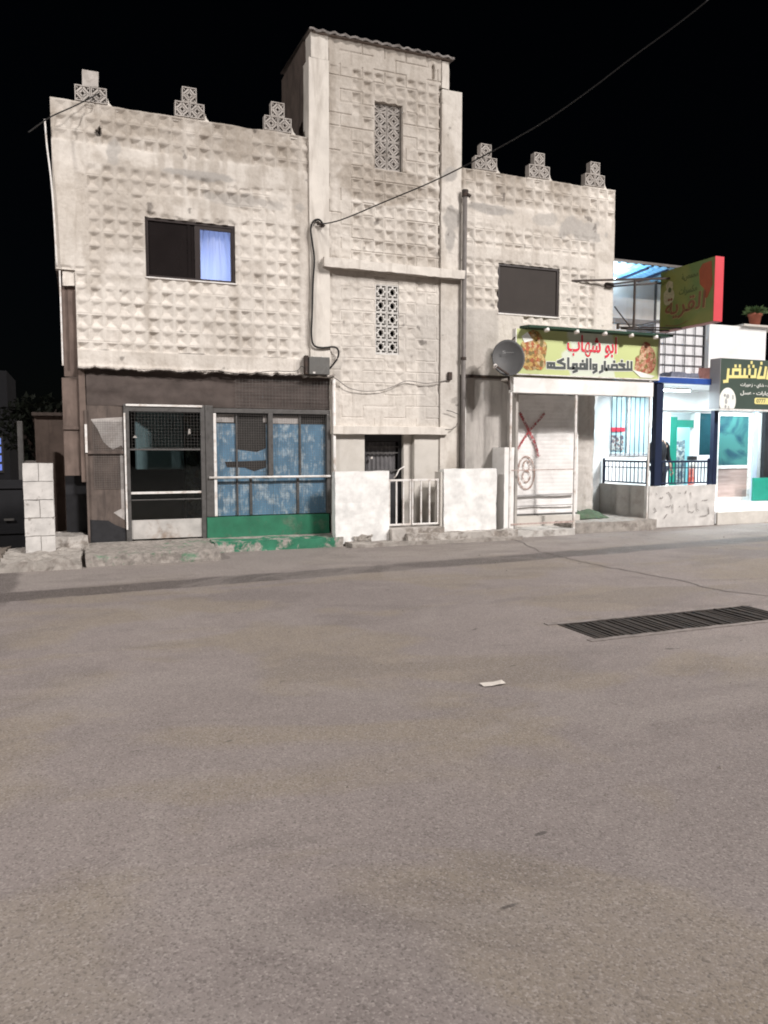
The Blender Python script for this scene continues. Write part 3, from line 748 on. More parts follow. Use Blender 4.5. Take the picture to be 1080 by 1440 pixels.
for r in range(nr):
    for c in range(2):
        hx = (S1[1]-S1[0]-.03)/2; hz = (S1[3]-S1[2]-.034)/4.55
        z0 = S1[2]+.032+r*hz; z1 = min(z0+hz-.006, S1[3]-.002)
        x0 = S1[0]+.006+c*(hx+.012)
        part('breeze_block', sc1, M_breeze, lambda b: breeze(b, x0, x0+hx-.004, z0, z1, .085, .165, 0))
sc2 = part('ventilation_screen', house, M_breezew, lambda b: b.box(S2[0]+.002,S2[1]-.002,.012,.15,S2[2],S2[2]+.02))
for r in range(nr):
    for c in range(2):
        hx = (S2[1]-S2[0]-.02)/2; hz = (S2[3]-S2[2]-.10)/5
        z0 = S2[2]+.022+r*hz; x0 = S2[0]+.004+c*(hx+.008)
        part('breeze_block', sc2, M_breezew, lambda b: breeze(b, x0, x0+hx-.003, z0, z0+hz-.004, .014, .10, 1))
part('plaster_fill', sc2, M_plaster, lambda b: b.rough(S2[0]+.004,S2[1]-.004,.02,.14,S2[3]-.075,S2[3]-.002,.04,.008,44))
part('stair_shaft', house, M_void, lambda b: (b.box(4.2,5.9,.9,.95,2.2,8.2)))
def ornament(px, top_px, y0=.03):
    pass
ORN = [(128,144,True,6.69),(267,165,False,6.69),(391,187,False,6.69),(683,238,False,6.58),(758,251,False,6.58),(836,265,False,6.58)]
for k, (ox, oy, plast, zt) in enumerate(ORN):
    c = P(ox, oy, .02)
    x = c.x; s = .222; y0, y1 = .005, .14; z0 = zt+.022
    e = part('parapet_ornament', house, M_plaster, lambda b: b.prism([(-s-.02,-.03),(s+.15,-.04),(s+.07,.0),(s+.03,.06),(s+.008,.13),(s+.006,.021),(-s-.02,.021)], (x,y1+.004,zt), (1,0,0), (0,0,1), -.0) if False else b.prism([(-s-.03,-.05),(s+.16,-.05),(s+.08,.005),(s+.035,.05),(s+.012,.12),(s+.006,.0195),(-s-.012,.0195)], (x,.155,zt), (1,0,0), (0,0,1), .130))
    mm = M_breeze
    for (bx, bz) in ((x-s,z0),(x+.004,z0),(x-s/2,z0+s+.003)):
        if plast and bz > z0+.1:
            part('breeze_block', e, M_breeze, lambda b: b.rough(bx,bx+s,y0,y1,bz,bz+s,.05,.012,60))
        else:
            part('breeze_block', e, mm, lambda b: breeze(b, bx, bx+s-.004, bz, bz+s, y0, y1, 0))
# upstairs windows
def window(hole, y, lit):
    x0, x1, z0, z1 = hole; f = .045
    fr = part('window', house, M_dkbrown, lambda b: (b.box(x0+.002,x1-.002,y,y+.06,z1-f,z1-.002), b.box(x0+.002,x1-.002,y,y+.06,z0+.002,z0+f*.8), b.box(x0+.002,x0+f,y,y+.06,z0+f*.8,z1-f), b.box(x1-f,x1-.002,y,y+.06,z0+f*.8,z1-f)), bev=.003)
    return fr
wl = window(WL, .035, True)
x0, x1, z0, z1 = WL
part('sash', wl, M_dkbrown, lambda b: (b.box(1.80,1.885,.045,.075,z0+.036,z1-.045), b.box(1.885,2.385,.045,.075,z1-.10,z1-.045), b.box(2.36,2.385,.046,.074,z0+.036,z1-.1)), bev=.003)
box_part('pane', wl, M_dkglass, x0+.045,1.80,.060,.072,z0+.036,z1-.045)
box_part('pane', wl, M_dkglass, 1.69,1.74,.048,.0595,z0+.036,z1-.045)
M_curt, cnt, cb = nodes('lit_curtain')
tl = N(cnt, 'ShaderNodeBsdfTranslucent'); df = N(cnt, 'ShaderNodeBsdfDiffuse'); mx = N(cnt, 'ShaderNodeMixShader'); mx.inputs[0].default_value = .35
tl.inputs[0].default_value = (.55,.60,.75,1); df.inputs[0].default_value = (.45,.48,.6,1)
cnt.links.new(tl.outputs[0], mx.inputs[1]); cnt.links.new(df.outputs[0], mx.inputs[2]); cnt.links.new(mx.outputs[0], cnt.nodes['Material Output'].inputs[0])
def wcurt(b):
    n = 46; m_ = 14; vs = []
    for k in range(n+1):
        for j in range(m_+1):
            t = k/n; s = j/m_
            x = 1.84+.60*t; z = z0+.0+(z1-z0)*s
            sp = (t-.5)*s*s*.7+(t-.5)
            y = .20+.022*math.sin(sp*26)*s+.012*math.sin(sp*57+1)*s+.03*math.sin(t*5+s*3)
            vs.append((x,y,z))
    b.add(vs, [(k*(m_+1)+j,(k+1)*(m_+1)+j,(k+1)*(m_+1)+j+1,k*(m_+1)+j+1) for k in range(n) for j in range(m_)])
part('curtain', wl, M_curt, wcurt, smooth=True)
part('dark_curtain', wl, M_dkbrown, lambda b: b.box(x0-.1,1.83,.20,.22,z0-.1,z1+.1))
part('sill', wl, M_whitemetal, lambda b: b.box(x0-.01,x1+.01,-.012,.06,z0-.022,z0-.001), bev=.003)
wr = window(WR, .03, False)
x0, x1, z0, z1 = WR
box_part('pane', wr, M_screen, x0+.045,x1-.045,.05,.06,z0+.036,z1-.045)
part('sill', wr, M_whitemetal, lambda b: b.box(x0-.015,x1+.01,-.015,.06,z0-.028,z0-.001), bev=.003)
bulb = bpy.data.lights.new('room_light','POINT'); bulb.energy = 34; bulb.color = (.50,.62,1.0); bulb.shadow_soft_size = .08
bo = bpy.data.objects.new('room_light', bulb); COL.objects.link(bo); bo.location = (2.15,.95,4.45)

# ---- left shop front
shop_y = .06
part('wall_notch_board', house, M_brownlt, lambda b: b.box(-.16,.03,.10,.14,2.70,4.05))
part('notch_post', house, M_whitemetal, lambda b: b.bar((-.175,.02,2.85),(-.175,.02,4.24),.022))
part('notch_cloth', house, M_plaster, lambda b: b.rough(-.14,.03,.04,.12,4.03,4.25,.05,.02,71))
# corner_boards
part('corner_boards', house, M_brownlt, lambda b: b.box(-.20,.03,.12,.17,1.95,2.68), bev=.004)
part('corner_boards', house, M_brownlt, lambda b: b.box(-.20,.03,.125,.17,1.20,1.90), bev=.004)
part('corner_boards', house, M_brownlt, lambda b: b.box(-.205,.035,.10,.13,1.90,1.95), bev=.004)
part('corner_post', house, M_brownlt, lambda b: b.box(.035,.13,.05,.16,1.1,2.80), bev=.008)
def edge(b):
    n = 150; vs = []
    for k in range(n+1):
        x = .03+4.05*k/n
        z = 2.835+.028*(vn(k*.33,0,80)-.5)*2+.012*(random.random()-.5)
        y = -.045-.03*vn(k*.5,3,81)
        vs += [(x,y,z+.012),(x,y-.012,z-.012),(x,.05,z-.02),(x,.05,z+.02)]
    fs = []
    for k in range(n):
        a = 4*k; c = a+4; fs += [(a,a+1,c+1,c),(a+1,a+2,c+2,c+1),(a+3,a,c,c+3)]
    b.add(vs, fs)
part('canopy_edge', house, mat('bent_tin', (.34,.31,.285), .6, .3, 14, metal=.2, dirt=(.12,.09,.07), dirt_amt=.7, bmp=.2), edge)
def sag(b, x0, x1, zt, zb, y, n=60, m_=8, amp=.03, sd=0):
    vs = []
    for k in range(n+1):
        for j in range(m_+1):
            x = x0+(x1-x0)*k/n; z = zb+(zt-zb)*j/m_
            vs.append((x, y-amp*(float(fbm(x*2.2, z*5, 82+sd))-.3)-.012*math.sin(z*30+x*3), z))
    b.add(vs, [(k*(m_+1)+j,(k+1)*(m_+1)+j,(k+1)*(m_+1)+j+1,k*(m_+1)+j+1) for k in range(n) for j in range(m_)])
part('header_panel', house, M_canvas, lambda b: sag(b, .14, 4.03, 2.83, 2.27, shop_y, amp=.06), smooth=True)
def wiremesh(b, x0, x1, z0, z1, y, st=.05, w=.003):
    for k in range(int((x1-x0)/st)+1):
        x = x0+k*st; b.bar((x,y,z0),(x,y,z1),w)
    for k in range(int((z1-z0)/st)+1):
        z = z0+k*st; b.bar((x0,y+w,z),(x1,y+w,z),w)
M_wire = mat('wire', (.16,.15,.145), .5, .2, 20, metal=.4, bmp=0)
part('mesh_guard', house, M_wire, lambda b: wiremesh(b, 2.4, 4.0, 2.29, 2.76, -.005, .055))
# side panel with bare patch
part('side_panel', house, M_brown, lambda b: (b.box(.135,.66,.055,.11,.165,2.28)), bev=.004)
M_bare = mat('bare_plaster_patch', (.40,.375,.36), .9, .15, 6, dirt=(.2,.17,.15), dirt_amt=.6, bmp=.3, bsc=40)
part('bare_patch', house, M_bare, lambda b: (b.prism([(.19,2.06),(.655,2.10),(.655,1.62),(.62,1.66),(.50,1.60),(.44,1.64),(.36,1.72),(.29,1.9)], (0,.054,0), (1,0,0), (0,0,1), .004)))
part('bare_patch', house, M_bare, lambda b: b.prism([(.60,1.58),(.655,1.60),(.655,.60),(.64,.5),(.48,.62),(.60,.68)], (0,.054,0), (1,0,0), (0,0,1), .003))
part('black_skirt', house, M_black, lambda b: b.prism([(.137,.168),(.655,.168),(.655,.36),(.50,.43),(.40,.50),(.137,.52)], (0,.054,0), (1,0,0), (0,0,1), .004))
part('mesh_guard', house, M_wire, lambda b: wiremesh(b, .22, .64, 1.0, 2.05, .035, .035))
# panel_rail
part('panel_rail', house, M_brown, lambda b: b.box(.10,.655,.02,.053,1.53,1.58), bev=.004)
part('panel_rail', house, M_brown, lambda b: b.box(.10,.135,.02,.10,.17,2.2), bev=.004)
part('white_strip', house, M_whitemetal, lambda b: b.box(.10,.134,.008,.0195,1.55,1.98))
# door
d = part('shop_door', house, M_greyframe, lambda b: (b.box(.665,.745,.02,.10,.165,2.30), b.box(1.83,1.90,.02,.10,.165,2.30), b.box(.745,1.83,.02,.10,2.19,2.27)), bev=.004)
# frame_edge
part('frame_edge', d, M_whitemetal, lambda b: b.box(.664,.690,.004,.0195,.35,2.16), bev=.003)
part('frame_edge', d, M_whitemetal, lambda b: b.box(.70,1.86,.0,.0195,2.268,2.30), bev=.003)
part('kick_plate', d, M_rustplate, lambda b: b.box(.746,1.829,.045,.07,.19,.49), bev=.003)
# cross_bar
part('cross_bar', d, M_greyframe, lambda b: b.box(.746,1.829,.035,.06,1.585,1.612), bev=.003)
part('cross_bar', d, M_greyframe, lambda b: b.box(.746,1.829,.035,.06,.80,.815), bev=.003)
for k_, (xx, zz, ww, hh) in enumerate(((.80,1.78,.06,.035),(1.64,1.84,.04,.09))):  # small pale shapes painted on the door glass in place of reflections
    part('glass_glint', d, M_greycement, lambda b: b.prism([(xx,zz),(xx+ww,zz+.01*(k_%3)),(xx+ww*.8,zz+hh),(xx+ww*.2,zz+hh*.9)], (0,.0635,0), (1,0,0), (0,0,1), .001))
part('cross_bar', d, M_whitemetal, lambda b: (b.box(.746,1.829,.035,.06,.90,.935)), bev=.003)
box_part('glass_pane', d, M_glass, .746,1.829,.064,.070,.495,2.188)
part('mesh_guard', d, M_wire, lambda b: wiremesh(b, .78,1.82,1.63,2.18,.03,.05,.002))
# display window
wn = part('display_window', house, M_greyframe, lambda b: (b.box(1.905,2.03,.01,.11,.51,2.30), b.box(2.03,4.0,.01,.11,2.19,2.26), b.box(3.94,4.02,.01,.11,.51,2.19), b.box(2.93,3.01,.012,.10,1.17,2.19)), bev=.004)
# painted_panel
part('painted_panel', wn, M_bluepeel, lambda b: b.box(2.035,2.925,.09,.11,.515,2.02))
part('painted_panel', wn, M_bluepeel, lambda b: b.box(3.015,3.935,.09,.11,.515,2.02))
part('painted_panel', wn, M_bluepeel, lambda b: b.box(2.926,3.014,.095,.11,.515,1.16))
# dark_patch
part('dark_patch', wn, M_void, lambda b: b.prism([(2.42,2.02),(2.90,2.02),(2.90,1.62),(2.75,1.56),(2.42,1.60)],(0,.088,0),(1,0,0),(0,0,1),.003))
part('dark_patch', wn, M_void, lambda b: b.prism([(2.22,1.40),(2.90,1.42),(2.90,1.30),(2.70,1.24),(2.55,1.30),(2.25,1.31)],(0,.088,0),(1,0,0),(0,0,1),.003))
# upper_glass
part('upper_glass', wn, M_void, lambda b: b.box(2.035,2.925,.10,.112,2.023,2.185))
part('upper_glass', wn, M_void, lambda b: b.box(3.015,3.935,.10,.112,2.023,2.185))
# pasted_paper
part('pasted_paper', wn, M_bare, lambda b: b.box(2.06,2.38,.094,.099,2.04,2.17))
part('pasted_paper', wn, M_bare, lambda b: b.box(3.02,3.50,.094,.099,2.03,2.15))
part('pasted_paper', wn, M_bare, lambda b: b.box(2.86,2.92,.094,.099,2.05,2.15))
# mullion
part('mullion', wn, M_greyframe, lambda b: b.box(2.40,2.43,.06,.088,.52,2.18), bev=.003)
part('mullion', wn, M_greyframe, lambda b: b.box(3.47,3.50,.06,.088,1.17,2.18), bev=.003)
part('mullion', wn, M_greyframe, lambda b: b.box(2.62,2.66,.06,.088,.52,1.12), bev=.003)
part('mullion', wn, M_greyframe, lambda b: b.box(3.42,3.46,.06,.088,.52,1.12), bev=.003)
part('cross_bar', wn, M_whitemetal, lambda b: b.tube([(1.95,-.01,1.145),(3.99,-.01,1.145)], .02, 10), smooth=True)
part('mesh_guard', wn, M_wire, lambda b: wiremesh(b, 2.05,3.94,.52,2.18,.03,.04,.0022))
part('white_strip', wn, M_whitemetal, lambda b: b.box(2.032,2.075,.0,.0095,.52,2.18))
part('base_panel', house, peel('chipped_green_paint', (.020,.150,.082), (.10,.16,.11), 1.6, (.55,.64), False, .8), lambda b: b.rough(1.905,3.97,.0,.12,.166,.50,.08,.006,85))
part('end_pipe', house, M_whitemetal, lambda b: b.tube([(4.055,-.04,.1),(4.055,-.04,2.78)], .028, 10), smooth=True)
# dark shop room
# shop_room
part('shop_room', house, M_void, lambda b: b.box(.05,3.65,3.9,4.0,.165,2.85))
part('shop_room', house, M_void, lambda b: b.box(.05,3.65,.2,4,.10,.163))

cabi = thing('reflection_cabinet', (1.1,1.9,.165), 'pale grey box added behind the glass door in place of a bluish reflection', 'cabinet')  # added box that stands in for a bluish reflection in the glass
part('carcass', cabi, mat('cabinet_grey', (.34,.40,.43), .5, .12, 4, bmp=0), lambda b: b.box(.95,1.75,1.5,2.0,1.25,2.35), bev=.01)
part('shelf_goods', cabi, print_mat0('dim_goods', [(.2,.2,.2),(.45,.42,.4),(.1,.1,.12),(.3,.2,.15)], 9), lambda b: b.box(1.78,2.6,1.5,1.9,.3,2.2))
# ---- right side: grey recess, pipe, kiosk with shutter
# cement_wall
part('cement_wall', house, M_greycement, lambda b: b.box(6.50,7.50,.02,.2,1.02,2.93))
part('cement_wall', house, M_greycement, lambda b: b.box(6.50,7.32,.03,.2,.02,1.015))
# recess_trim
part('recess_trim', house, M_rust, lambda b: b.box(6.50,7.45,-.02,.018,2.90,2.955))
part('recess_trim', house, M_rust, lambda b: b.box(6.495,6.535,-.02,.018,1.3,2.90))
part('block_strip', house, wall_mat('rough_block_strip', (.56,.53,.50)), lambda b: b.rough(9.25,9.79,.50,.7,.19,2.85,.05,.018,87,8))
bx0, bx1 = P(722,545,-.46).x, P(919,545,-.46).x
part('soffit', house, M_plaster, lambda b: (b.box(bx0+.02,bx1-.02,-.295,.9,2.86,2.90)))
part('beam', house, M_white, lambda b: b.box(bx0,bx1,-.46,-.30,2.62,2.905), bev=.006)
part('kiosk_pillar', house, M_white, lambda b: b.rough(7.16,7.36,-.42,.1,.02,P(708,629,-.42).z,.07,.008,89))
part('kiosk_side', house, M_greycement, lambda b: b.box(7.47,7.52,-.28,.45,.02,2.855))
# shutter with pressed slats
def slats(b):
    x0, x1 = 7.53, P(813,640,.34).x; y = .34; z = .34; prof = []
    while z < 2.66:
        prof += [(y,z),(y-.0016,z+.018),(y-.0016,z+.050),(y,z+.068)]; z += .075
    vs = []; n = 24
    for k in range(n+1):
        x = x0+(x1-x0)*k/n
        for (yy,zz) in prof: vs.append((x, yy+.012*math.sin(x*5+zz*2.2)+.010*float(vn(x*4,zz*4,88)), zz))
    m_ = len(prof)
    b.add(vs, [(k*m_+j,(k+1)*m_+j,(k+1)*m_+j+1,k*m_+j+1) for k in range(n) for j in range(m_-1)])
M_shut = mat('white_shutter_paint', (.80,.785,.775), .6, .06, 3, dirt=(.45,.42,.40), dirt_amt=.4, bmp=.06)
sh = part('roller_shutter', house, M_shut, slats)
def spray(name, c):
    m, nt, b = nodes(name)
    v = coord(nt); n = noise(nt, v, 30, 4, .7)
    tr = N(nt, 'ShaderNodeBsdfTransparent'); mx = N(nt, 'ShaderNodeMixShader')
    nt.links.new(ramp(nt, n, .36, .56), mx.inputs[0]); nt.links.new(tr.outputs[0], mx.inputs[1]); nt.links.new(b.outputs[0], mx.inputs[2])
    nt.links.new(mx.outputs[0], nt.nodes['Material Output'].inputs[0])
    b.inputs['Base Color'].default_value = c+(1,); b.inputs['Roughness'].default_value = .9; return m
M_spray = spray('red_spray_paint', (.36,.045,.055)); M_spray2 = spray('faded_spray_paint', (.36,.25,.21))
SY = .318
def pxl(pts, Y): return [(P(x,y,Y).x, P(x,y,Y).z) for x,y in pts]
def dens(pts, n=8):
    out = []
    for a, c in zip(pts[:-1], pts[1:]):
        for t in np.linspace(0,1,n,endpoint=False): out.append((a[0]+(c[0]-a[0])*t, a[1]+(c[1]-a[1])*t))
    return out+[pts[-1]]
part('graffiti_cross', sh, M_spray, lambda b: (b.ribbon(dens(pxl([(731,580),(737,592),(744,606),(752,622),(758,642)],SY)), .055, (0,SY,0),(1,0,0),(0,0,1),.001), b.ribbon(dens(pxl([(766,581),(756,593),(744,606),(732,625),(720,646)],SY)), .045, (0,SY,0),(1,0,0),(0,0,1),.002)))
def ell(cx, cy, rx, ry, n=28, a0=0, a1=2*PI): return [(cx+rx*math.cos(a0+(a1-a0)*k/n), cy+ry*math.sin(a0+(a1-a0)*k/n)) for k in range(n+1)]
part('graffiti_number', sh, M_spray2, lambda b: (b.ribbon(pxl(ell(740,665,11.5,23),SY), .035, (0,SY,0),(1,0,0),(0,0,1),.001), b.ribbon(pxl(ell(740.5,655,4.6,7.5),SY), .03, (0,SY,0),(1,0,0),(0,0,1),.002), b.ribbon(pxl(ell(740,670,5.2,8),SY), .03, (0,SY,0),(1,0,0),(0,0,1),.0025)))
part('shutter_bottom_bar', sh, M_greyframe, lambda b: b.box(7.57,P(812,640,.34).x,.31,.35,.315,.345))
kx0, kx1 = P(717.5,640,-.42).x, P(808.5,640,-.42).x
kf = part('kiosk_frame', house, M_whitemetal, lambda b: b.bar((kx0,-.42,.11),(kx0,-.42,2.62),.035), bev=.003)
part('kiosk_post', house, M_whitemetal, lambda b: b.bar((kx1,-.42,-.0),(kx1,-.42,2.62),.04), bev=.003)
ppx = P(911.5,650,-.06).x
part('porch_post', house, M_whitemetal, lambda b: b.bar((ppx,-.06,.2),(ppx,-.06,2.86),.03), bev=.003)
# cross_bar
part('cross_bar', kf, mat('rust_streaked_rail', (.45,.36,.33), .6, .25, 14, dirt=(.2,.09,.06), dirt_amt=.7), lambda b: b.bar((kx0+.02,-.418,P(760,661,-.42).z),(kx1-.02,-.418,P(760,661,-.42).z+.01),.018))
part('cross_bar', kf, mat('rust_streaked_rail', (.45,.36,.33), .6, .25, 14, dirt=(.2,.09,.06), dirt_amt=.7), lambda b: b.bar((kx0+.02,-.418,P(760,736,-.42).z),(kx1-.02,-.418,P(760,736,-.42).z+.01),.03))
# cross_bar
part('cross_bar', kf, mat('dull_grey_rail', (.40,.39,.39), .6, .12, 14), lambda b: b.bar((7.6,.29,.70),(9.18,.29,.72),.03))
part('cross_bar', kf, mat('dull_grey_rail', (.40,.39,.39), .6, .12, 14), lambda b: b.bar((7.6,.29,.50),(9.18,.29,.505),.02))
part('threshold', house, M_beige, lambda b: b.box(7.53,9.24,.165,.6,-.01,.31))
# rain pipe
pp = part('drain_pipe', house, M_pipe, lambda b: b.tube([(6.475,-.10,.02),(6.475,-.10,2.0),(6.48,-.10,6.05)], .042, 12), smooth=True)
part('pipe_cap', pp, M_rust, lambda b: (b.tube([(6.48,-.10,6.05),(6.48,-.10,6.16)], .058, 12), b.tube([(6.48,-.13,6.10),(6.56,-.16,6.04)], .03, 8), b.tube([(6.475,-.1,3.2),(6.475,-.1,3.25)], .052, 12)))
part('thin_pipe', house, M_whitemetal, lambda b: b.tube([(6.53,-.06,1.1),(6.54,-.06,2.3),(6.50,-.06,2.5)], .018, 8), smooth=True)

# ================================================================== YARD WALLS AND GATE
def yardwall(name, x0, x1, y0, y1, z0, z1, sd, label):
    t = MB(); t.rough(x0, x1, y0, y1, z0, z1, .04, .014, sd, 5)
    return t.build(name, M_whitewall, None, label=label, cat='wall', group='white yard walls beside the gate')
wya, wyb = -.52, -.34
yardwall('yard_wall', PXx(471,wya), PXx(547,wya), wya, wyb, .03, P(510,663,wya).z, 101, 'white yard wall with a crumbled foot between the blue shop window and the gate')
yardwall('yard_wall', PXx(625,wya), PXx(699,wya), wya, wyb, .03, P(660,659,wya).z, 103, 'white yard wall between the gate and the roller shutter')
box_part('gate_post', None, M_beige, PXx(621,wya), PXx(625,wya)-.012, wya+.03, wyb+.1, .05, P(622,662,wya).z-.02, label='narrow plastered gate post beside the white metal gate', cat='gate post', bev=.008)
def hole_chip(b): b.rough(PXx(497,wya), PXx(522,wya), wya-.035, wya+.02, .07, .17, .025, .045, 105, 14)
part('rubble', None, M_oldconc, hole_chip, label='broken plaster rubble at the foot of the white yard wall', cat='rubble')
gx0, gx1, gxm = PXx(549,wya), PXx(619.5,wya), PXx(581.5,wya)
gate = thing('gate', ((gx0+gx1)/2, wya+.06, .12), 'low white metal double gate with upright bars', 'gate')
gz0, gz1 = P(580,739,wya).z, P(580,674,wya).z
def leaf(b, a, c, nb):
    y = wya+.06; w_ = .032
    b.box(a,c,y,y+.03,gz1-w_,gz1); b.box(a,c,y,y+.03,gz0,gz0+w_)
    for k in range(nb+1):
        x = a+(c-a-.024)*k/nb; b.box(x,x+.024,y+.003,y+.027,gz0+w_,gz1-w_)
for (a, c) in ((gx0,gxm-.012),(gxm+.006,gx1)):
    part('gate_leaf', gate, M_whitemetal, lambda b: leaf(b, a, c, 3), bev=.003)
part('latch', gate, M_whitemetal, lambda b: b.tube([(PXx(556,wya),wya+.07,gz1+.02),(PXx(559,wya),wya+.06,gz1+.06),(PXx(563,wya),wya+.06,gz1+.16),(PXx(571,wya),wya+.07,gz1+.22)], .011, 6), smooth=True)
box_part('gate_sill', gate, M_flake, gx0-.02, gx1+.03, wya-.12, wyb+.1, .02, gz0-.03, bev=.01)

# block pillar, far left
py = -.42
bp = thing('block_pillar', (PXx(55,py),py,.1), 'whitewashed pillar of stacked blocks at the left end of the shop', 'pillar')
xa_, xb_ = PXx(33,py,700), PXx(76,py,700); zt_ = P(55,651,py).z; zb_ = .08
for r in range(5):
    hz = (zt_-zb_)/5; z = zb_+r*hz; off = .5 if r % 2 == 0 else .0
    cuts = [xa_, xa_+(xb_-xa_)*.52, xb_] if r % 2 == 0 else [xa_, xb_]
    for a, c in zip(cuts[:-1], cuts[1:]):
        part('block', bp, M_blockwhite, lambda b: b.rough(a+.004, c-.004, py+random.uniform(-.008,.008), py+.22, z+.004, z+hz-.004, .05, .010, 110+r, 5))
part('mortar', bp, M_oldconc, lambda b: b.box(xa_+.012, xb_-.012, py+.016, py+.20, zb_, zt_-.02))
part('side_steps', None, M_flake, lambda b: b.rough(-.42,.10,-.25,.7,-.02,.30,.05,.03,121), kind='structure')
part('black_panel', house, M_black, lambda b: (b.box(-.20,.10,.30,.34,.1,1.25)))  # black sheet filling the gap beside the block pillar

# ================================================================== THINGS ON THE FACADE
eb = thing('meter_box', tuple(P(446,514,-.14)), 'grey electric meter box under the hanging cable above the shop', 'meter box')
e0, e1 = P(430,501,-.16), P(464,527,-.16)
box_part('case', eb, M_boxgrey, e0.x+.06, e1.x, -.16, -.02, e1.z, e0.z, bev=.008)
box_part('side_box', eb, M_rust, e0.x, e0.x+.055, -.13, -.02, e1.z, e0.z+.02, bev=.004)
# clips
part('clips', eb, M_whitemetal, lambda b: b.box(e0.x+.13,e0.x+.16,-.13,-.08,e0.z,e0.z+.018))
part('clips', eb, M_whitemetal, lambda b: b.box(e0.x+.28,e0.x+.31,-.13,-.08,e0.z,e0.z+.018))
part('clips', eb, M_whitemetal, lambda b: b.box(e0.x+.12,e0.x+.16,-.168,-.161,e1.z+.01,e1.z+.04))
def cable(name, pts, r, label, m=M_cable, n=6, sub=6):
    P_ = [Vector(p) for p in pts]; out = []
    for i in range(len(P_)-1):
        p0, p1, p2, p3 = P_[max(i-1,0)], P_[i], P_[i+1], P_[min(i+2,len(P_)-1)]
        for k in range(sub):
            t = k/sub
            out.append(.5*((2*p1)+(p2-p0)*t+(2*p0-5*p1+4*p2-p3)*t*t+(3*p1-p0-3*p2+p3)*t**3))
    out.append(P_[-1])
    b = MB(); b.tube(out, r, n); return b.build(name, m, None, smooth=True, label=label, cat='cable')
mp = [((446,316),-.06),((480,309),-.25),((545,282),-.8),((600,259),-1.3),((648,236),-1.8),((710,203),-2.5),((770,168),-3.2),((830,126),-4.0),((890,80),-4.9),((950,36),-5.8),((1000,-4),-6.6),((1060,-60),-7.6)]
ca, cb = P(450,316,-.06), Vector((14.9,-11.2,10.2))
def on_line(px, py):
    lo, hi = 0.0, .75
    for _ in range(40):
        t = (lo+hi)/2; q = ca.lerp(cb, t)-Vector((0,CAMY,CH))
        if CX+F*q.dot(RT)/q.dot(FW) < px: lo = t
        else: hi = t
    return P(px, py, ca.lerp(cb, lo).y)
cable('overhead_cable', [on_line(*a) for a, y in mp]+[cb], .010, 'thick overhead cable rising from the tower pillar to the upper right')
part('cable_bracket', house, M_rust, lambda b: (b.tube([P(452,318,.02),P(452,318,-.10)], .022, 8), b.tube([P(449,314,-.09),P(456,318,-.09)], .022, 8)))
cable('drop_cable', [P(x,y,-.075) for x,y in ((455,317),(449,309),(441,311),(437,322),(439,340),(442,365),(440,400),(439,440),(438,470),(441,485),(452,489),(470,488),(476,494),(474,505),(463,519))], .016, 'black drop cable hanging down the tower pillar to the meter box')
cable('loop_cable', [P(x,y,-.06) for x,y in ((457,318),(448,308),(443,312),(441,318))], .007, 'thin cable loop beside the bracket on the tower pillar')
cable('thin_wire', [P(x,y,-.05) for x,y in ((466,528),(476,535),(490,545),(510,550),(535,549),(552,544),(570,536),(585,537),(600,539),(617,537),(632,534))], .007, 'thin grey wire sagging across the tower below the lower screen', m=M_pipe)
part('junction_box', None, M_rust, lambda b: b.box(P(631,524,-.09).x, P(636,534,-.09).x, -.09, -.03, P(631,534,-.09).z, P(631,523,-.09).z), label='small rusty junction box at the end of the thin wire', cat='junction box', bev=.005)
cable('parapet_wire', [P(40,186,-.6),P(70,165,-.3),P(105,149,-.12),P(140,131,-.02)], .010, 'dark wire running up to the leftmost parapet ornament')
cable('canopy_wire', [P(x,y,-.10) for x,y in ((250,524),(300,521),(340,526),(380,522),(415,522),(424,515),(430,520))], .006, 'thin wire lying along the torn canopy edge')
cable('corner_conduit', [P(63,168,-.05),P(66,205,-.05),P(71,245,-.04),P(75,290,-.04),P(80,375,-.04)], .014, 'pale conduit running down the left corner of the house', m=M_whitemetal)
cable('pipe_wire', [P(x,y,-.10) for x,y in ((628,577),(636,579),(645,583))], .006, 'short wire end sticking out left of the drain pipe')
cable('pipe_wire', [P(x,y,-.10) for x,y in ((626,604),(634,604),(641,600),(643,595))], .006, 'curved wire hook beside the drain pipe above the yard wall')
# satellite dish
dc = P(715,503,-.62)
dish = thing('satellite_dish', tuple(dc), 'grey satellite dish at the left end of the yellow shop sign', 'satellite dish')
dn = Vector((-.35,-.90,.22)).normalized()
R_ = .335
prof = [(R_*math.sin(t)*1.0, -.0+R_*.42*(1-math.cos(t*1.0))*1.0) for t in np.linspace(0.02, PI/2, 9)]
M_dish = mat('grey_dish_paint', (.072,.072,.074), .6, .1, 5, dirt=(.08,.075,.07), dirt_amt=.4, bmp=.03)
def dishm(b):
    n = 32; k = 9; vs = []; fs = []
    u = dn.cross(Vector((0,0,1))).normalized(); v = u.cross(dn)
    for i in range(k+1):
        r = i/k
        for j in range(n):
            t = 2*PI*j/n; vs.append(dc + u*(r*.29*math.cos(t)) + v*(r*.335*math.sin(t)) + dn*(.085*r*r-.085))
    for i in range(k):
        for j in range(n):
            j2 = (j+1) % n; fs.append((i*n+j,(i+1)*n+j,(i+1)*n+j2,i*n+j2))
    n0 = len(vs); vs += [p-dn*.012 for p in vs]
    fs += [tuple(a+n0 for a in f[::-1]) for f in fs]
    for j in range(n): j2 = (j+1) % n; fs.append((k*n+j, n0+k*n+j, n0+k*n+j2, k*n+j2))
    b.add(vs, fs)
part('reflector', dish, M_dish, dishm, smooth=True)
du = dn.cross(Vector((0,0,1))).normalized(); dv = du.cross(dn)
tip = dc+du*(.29 if du.x < 0 else -.29)*.9+dn*.16-dv*.20
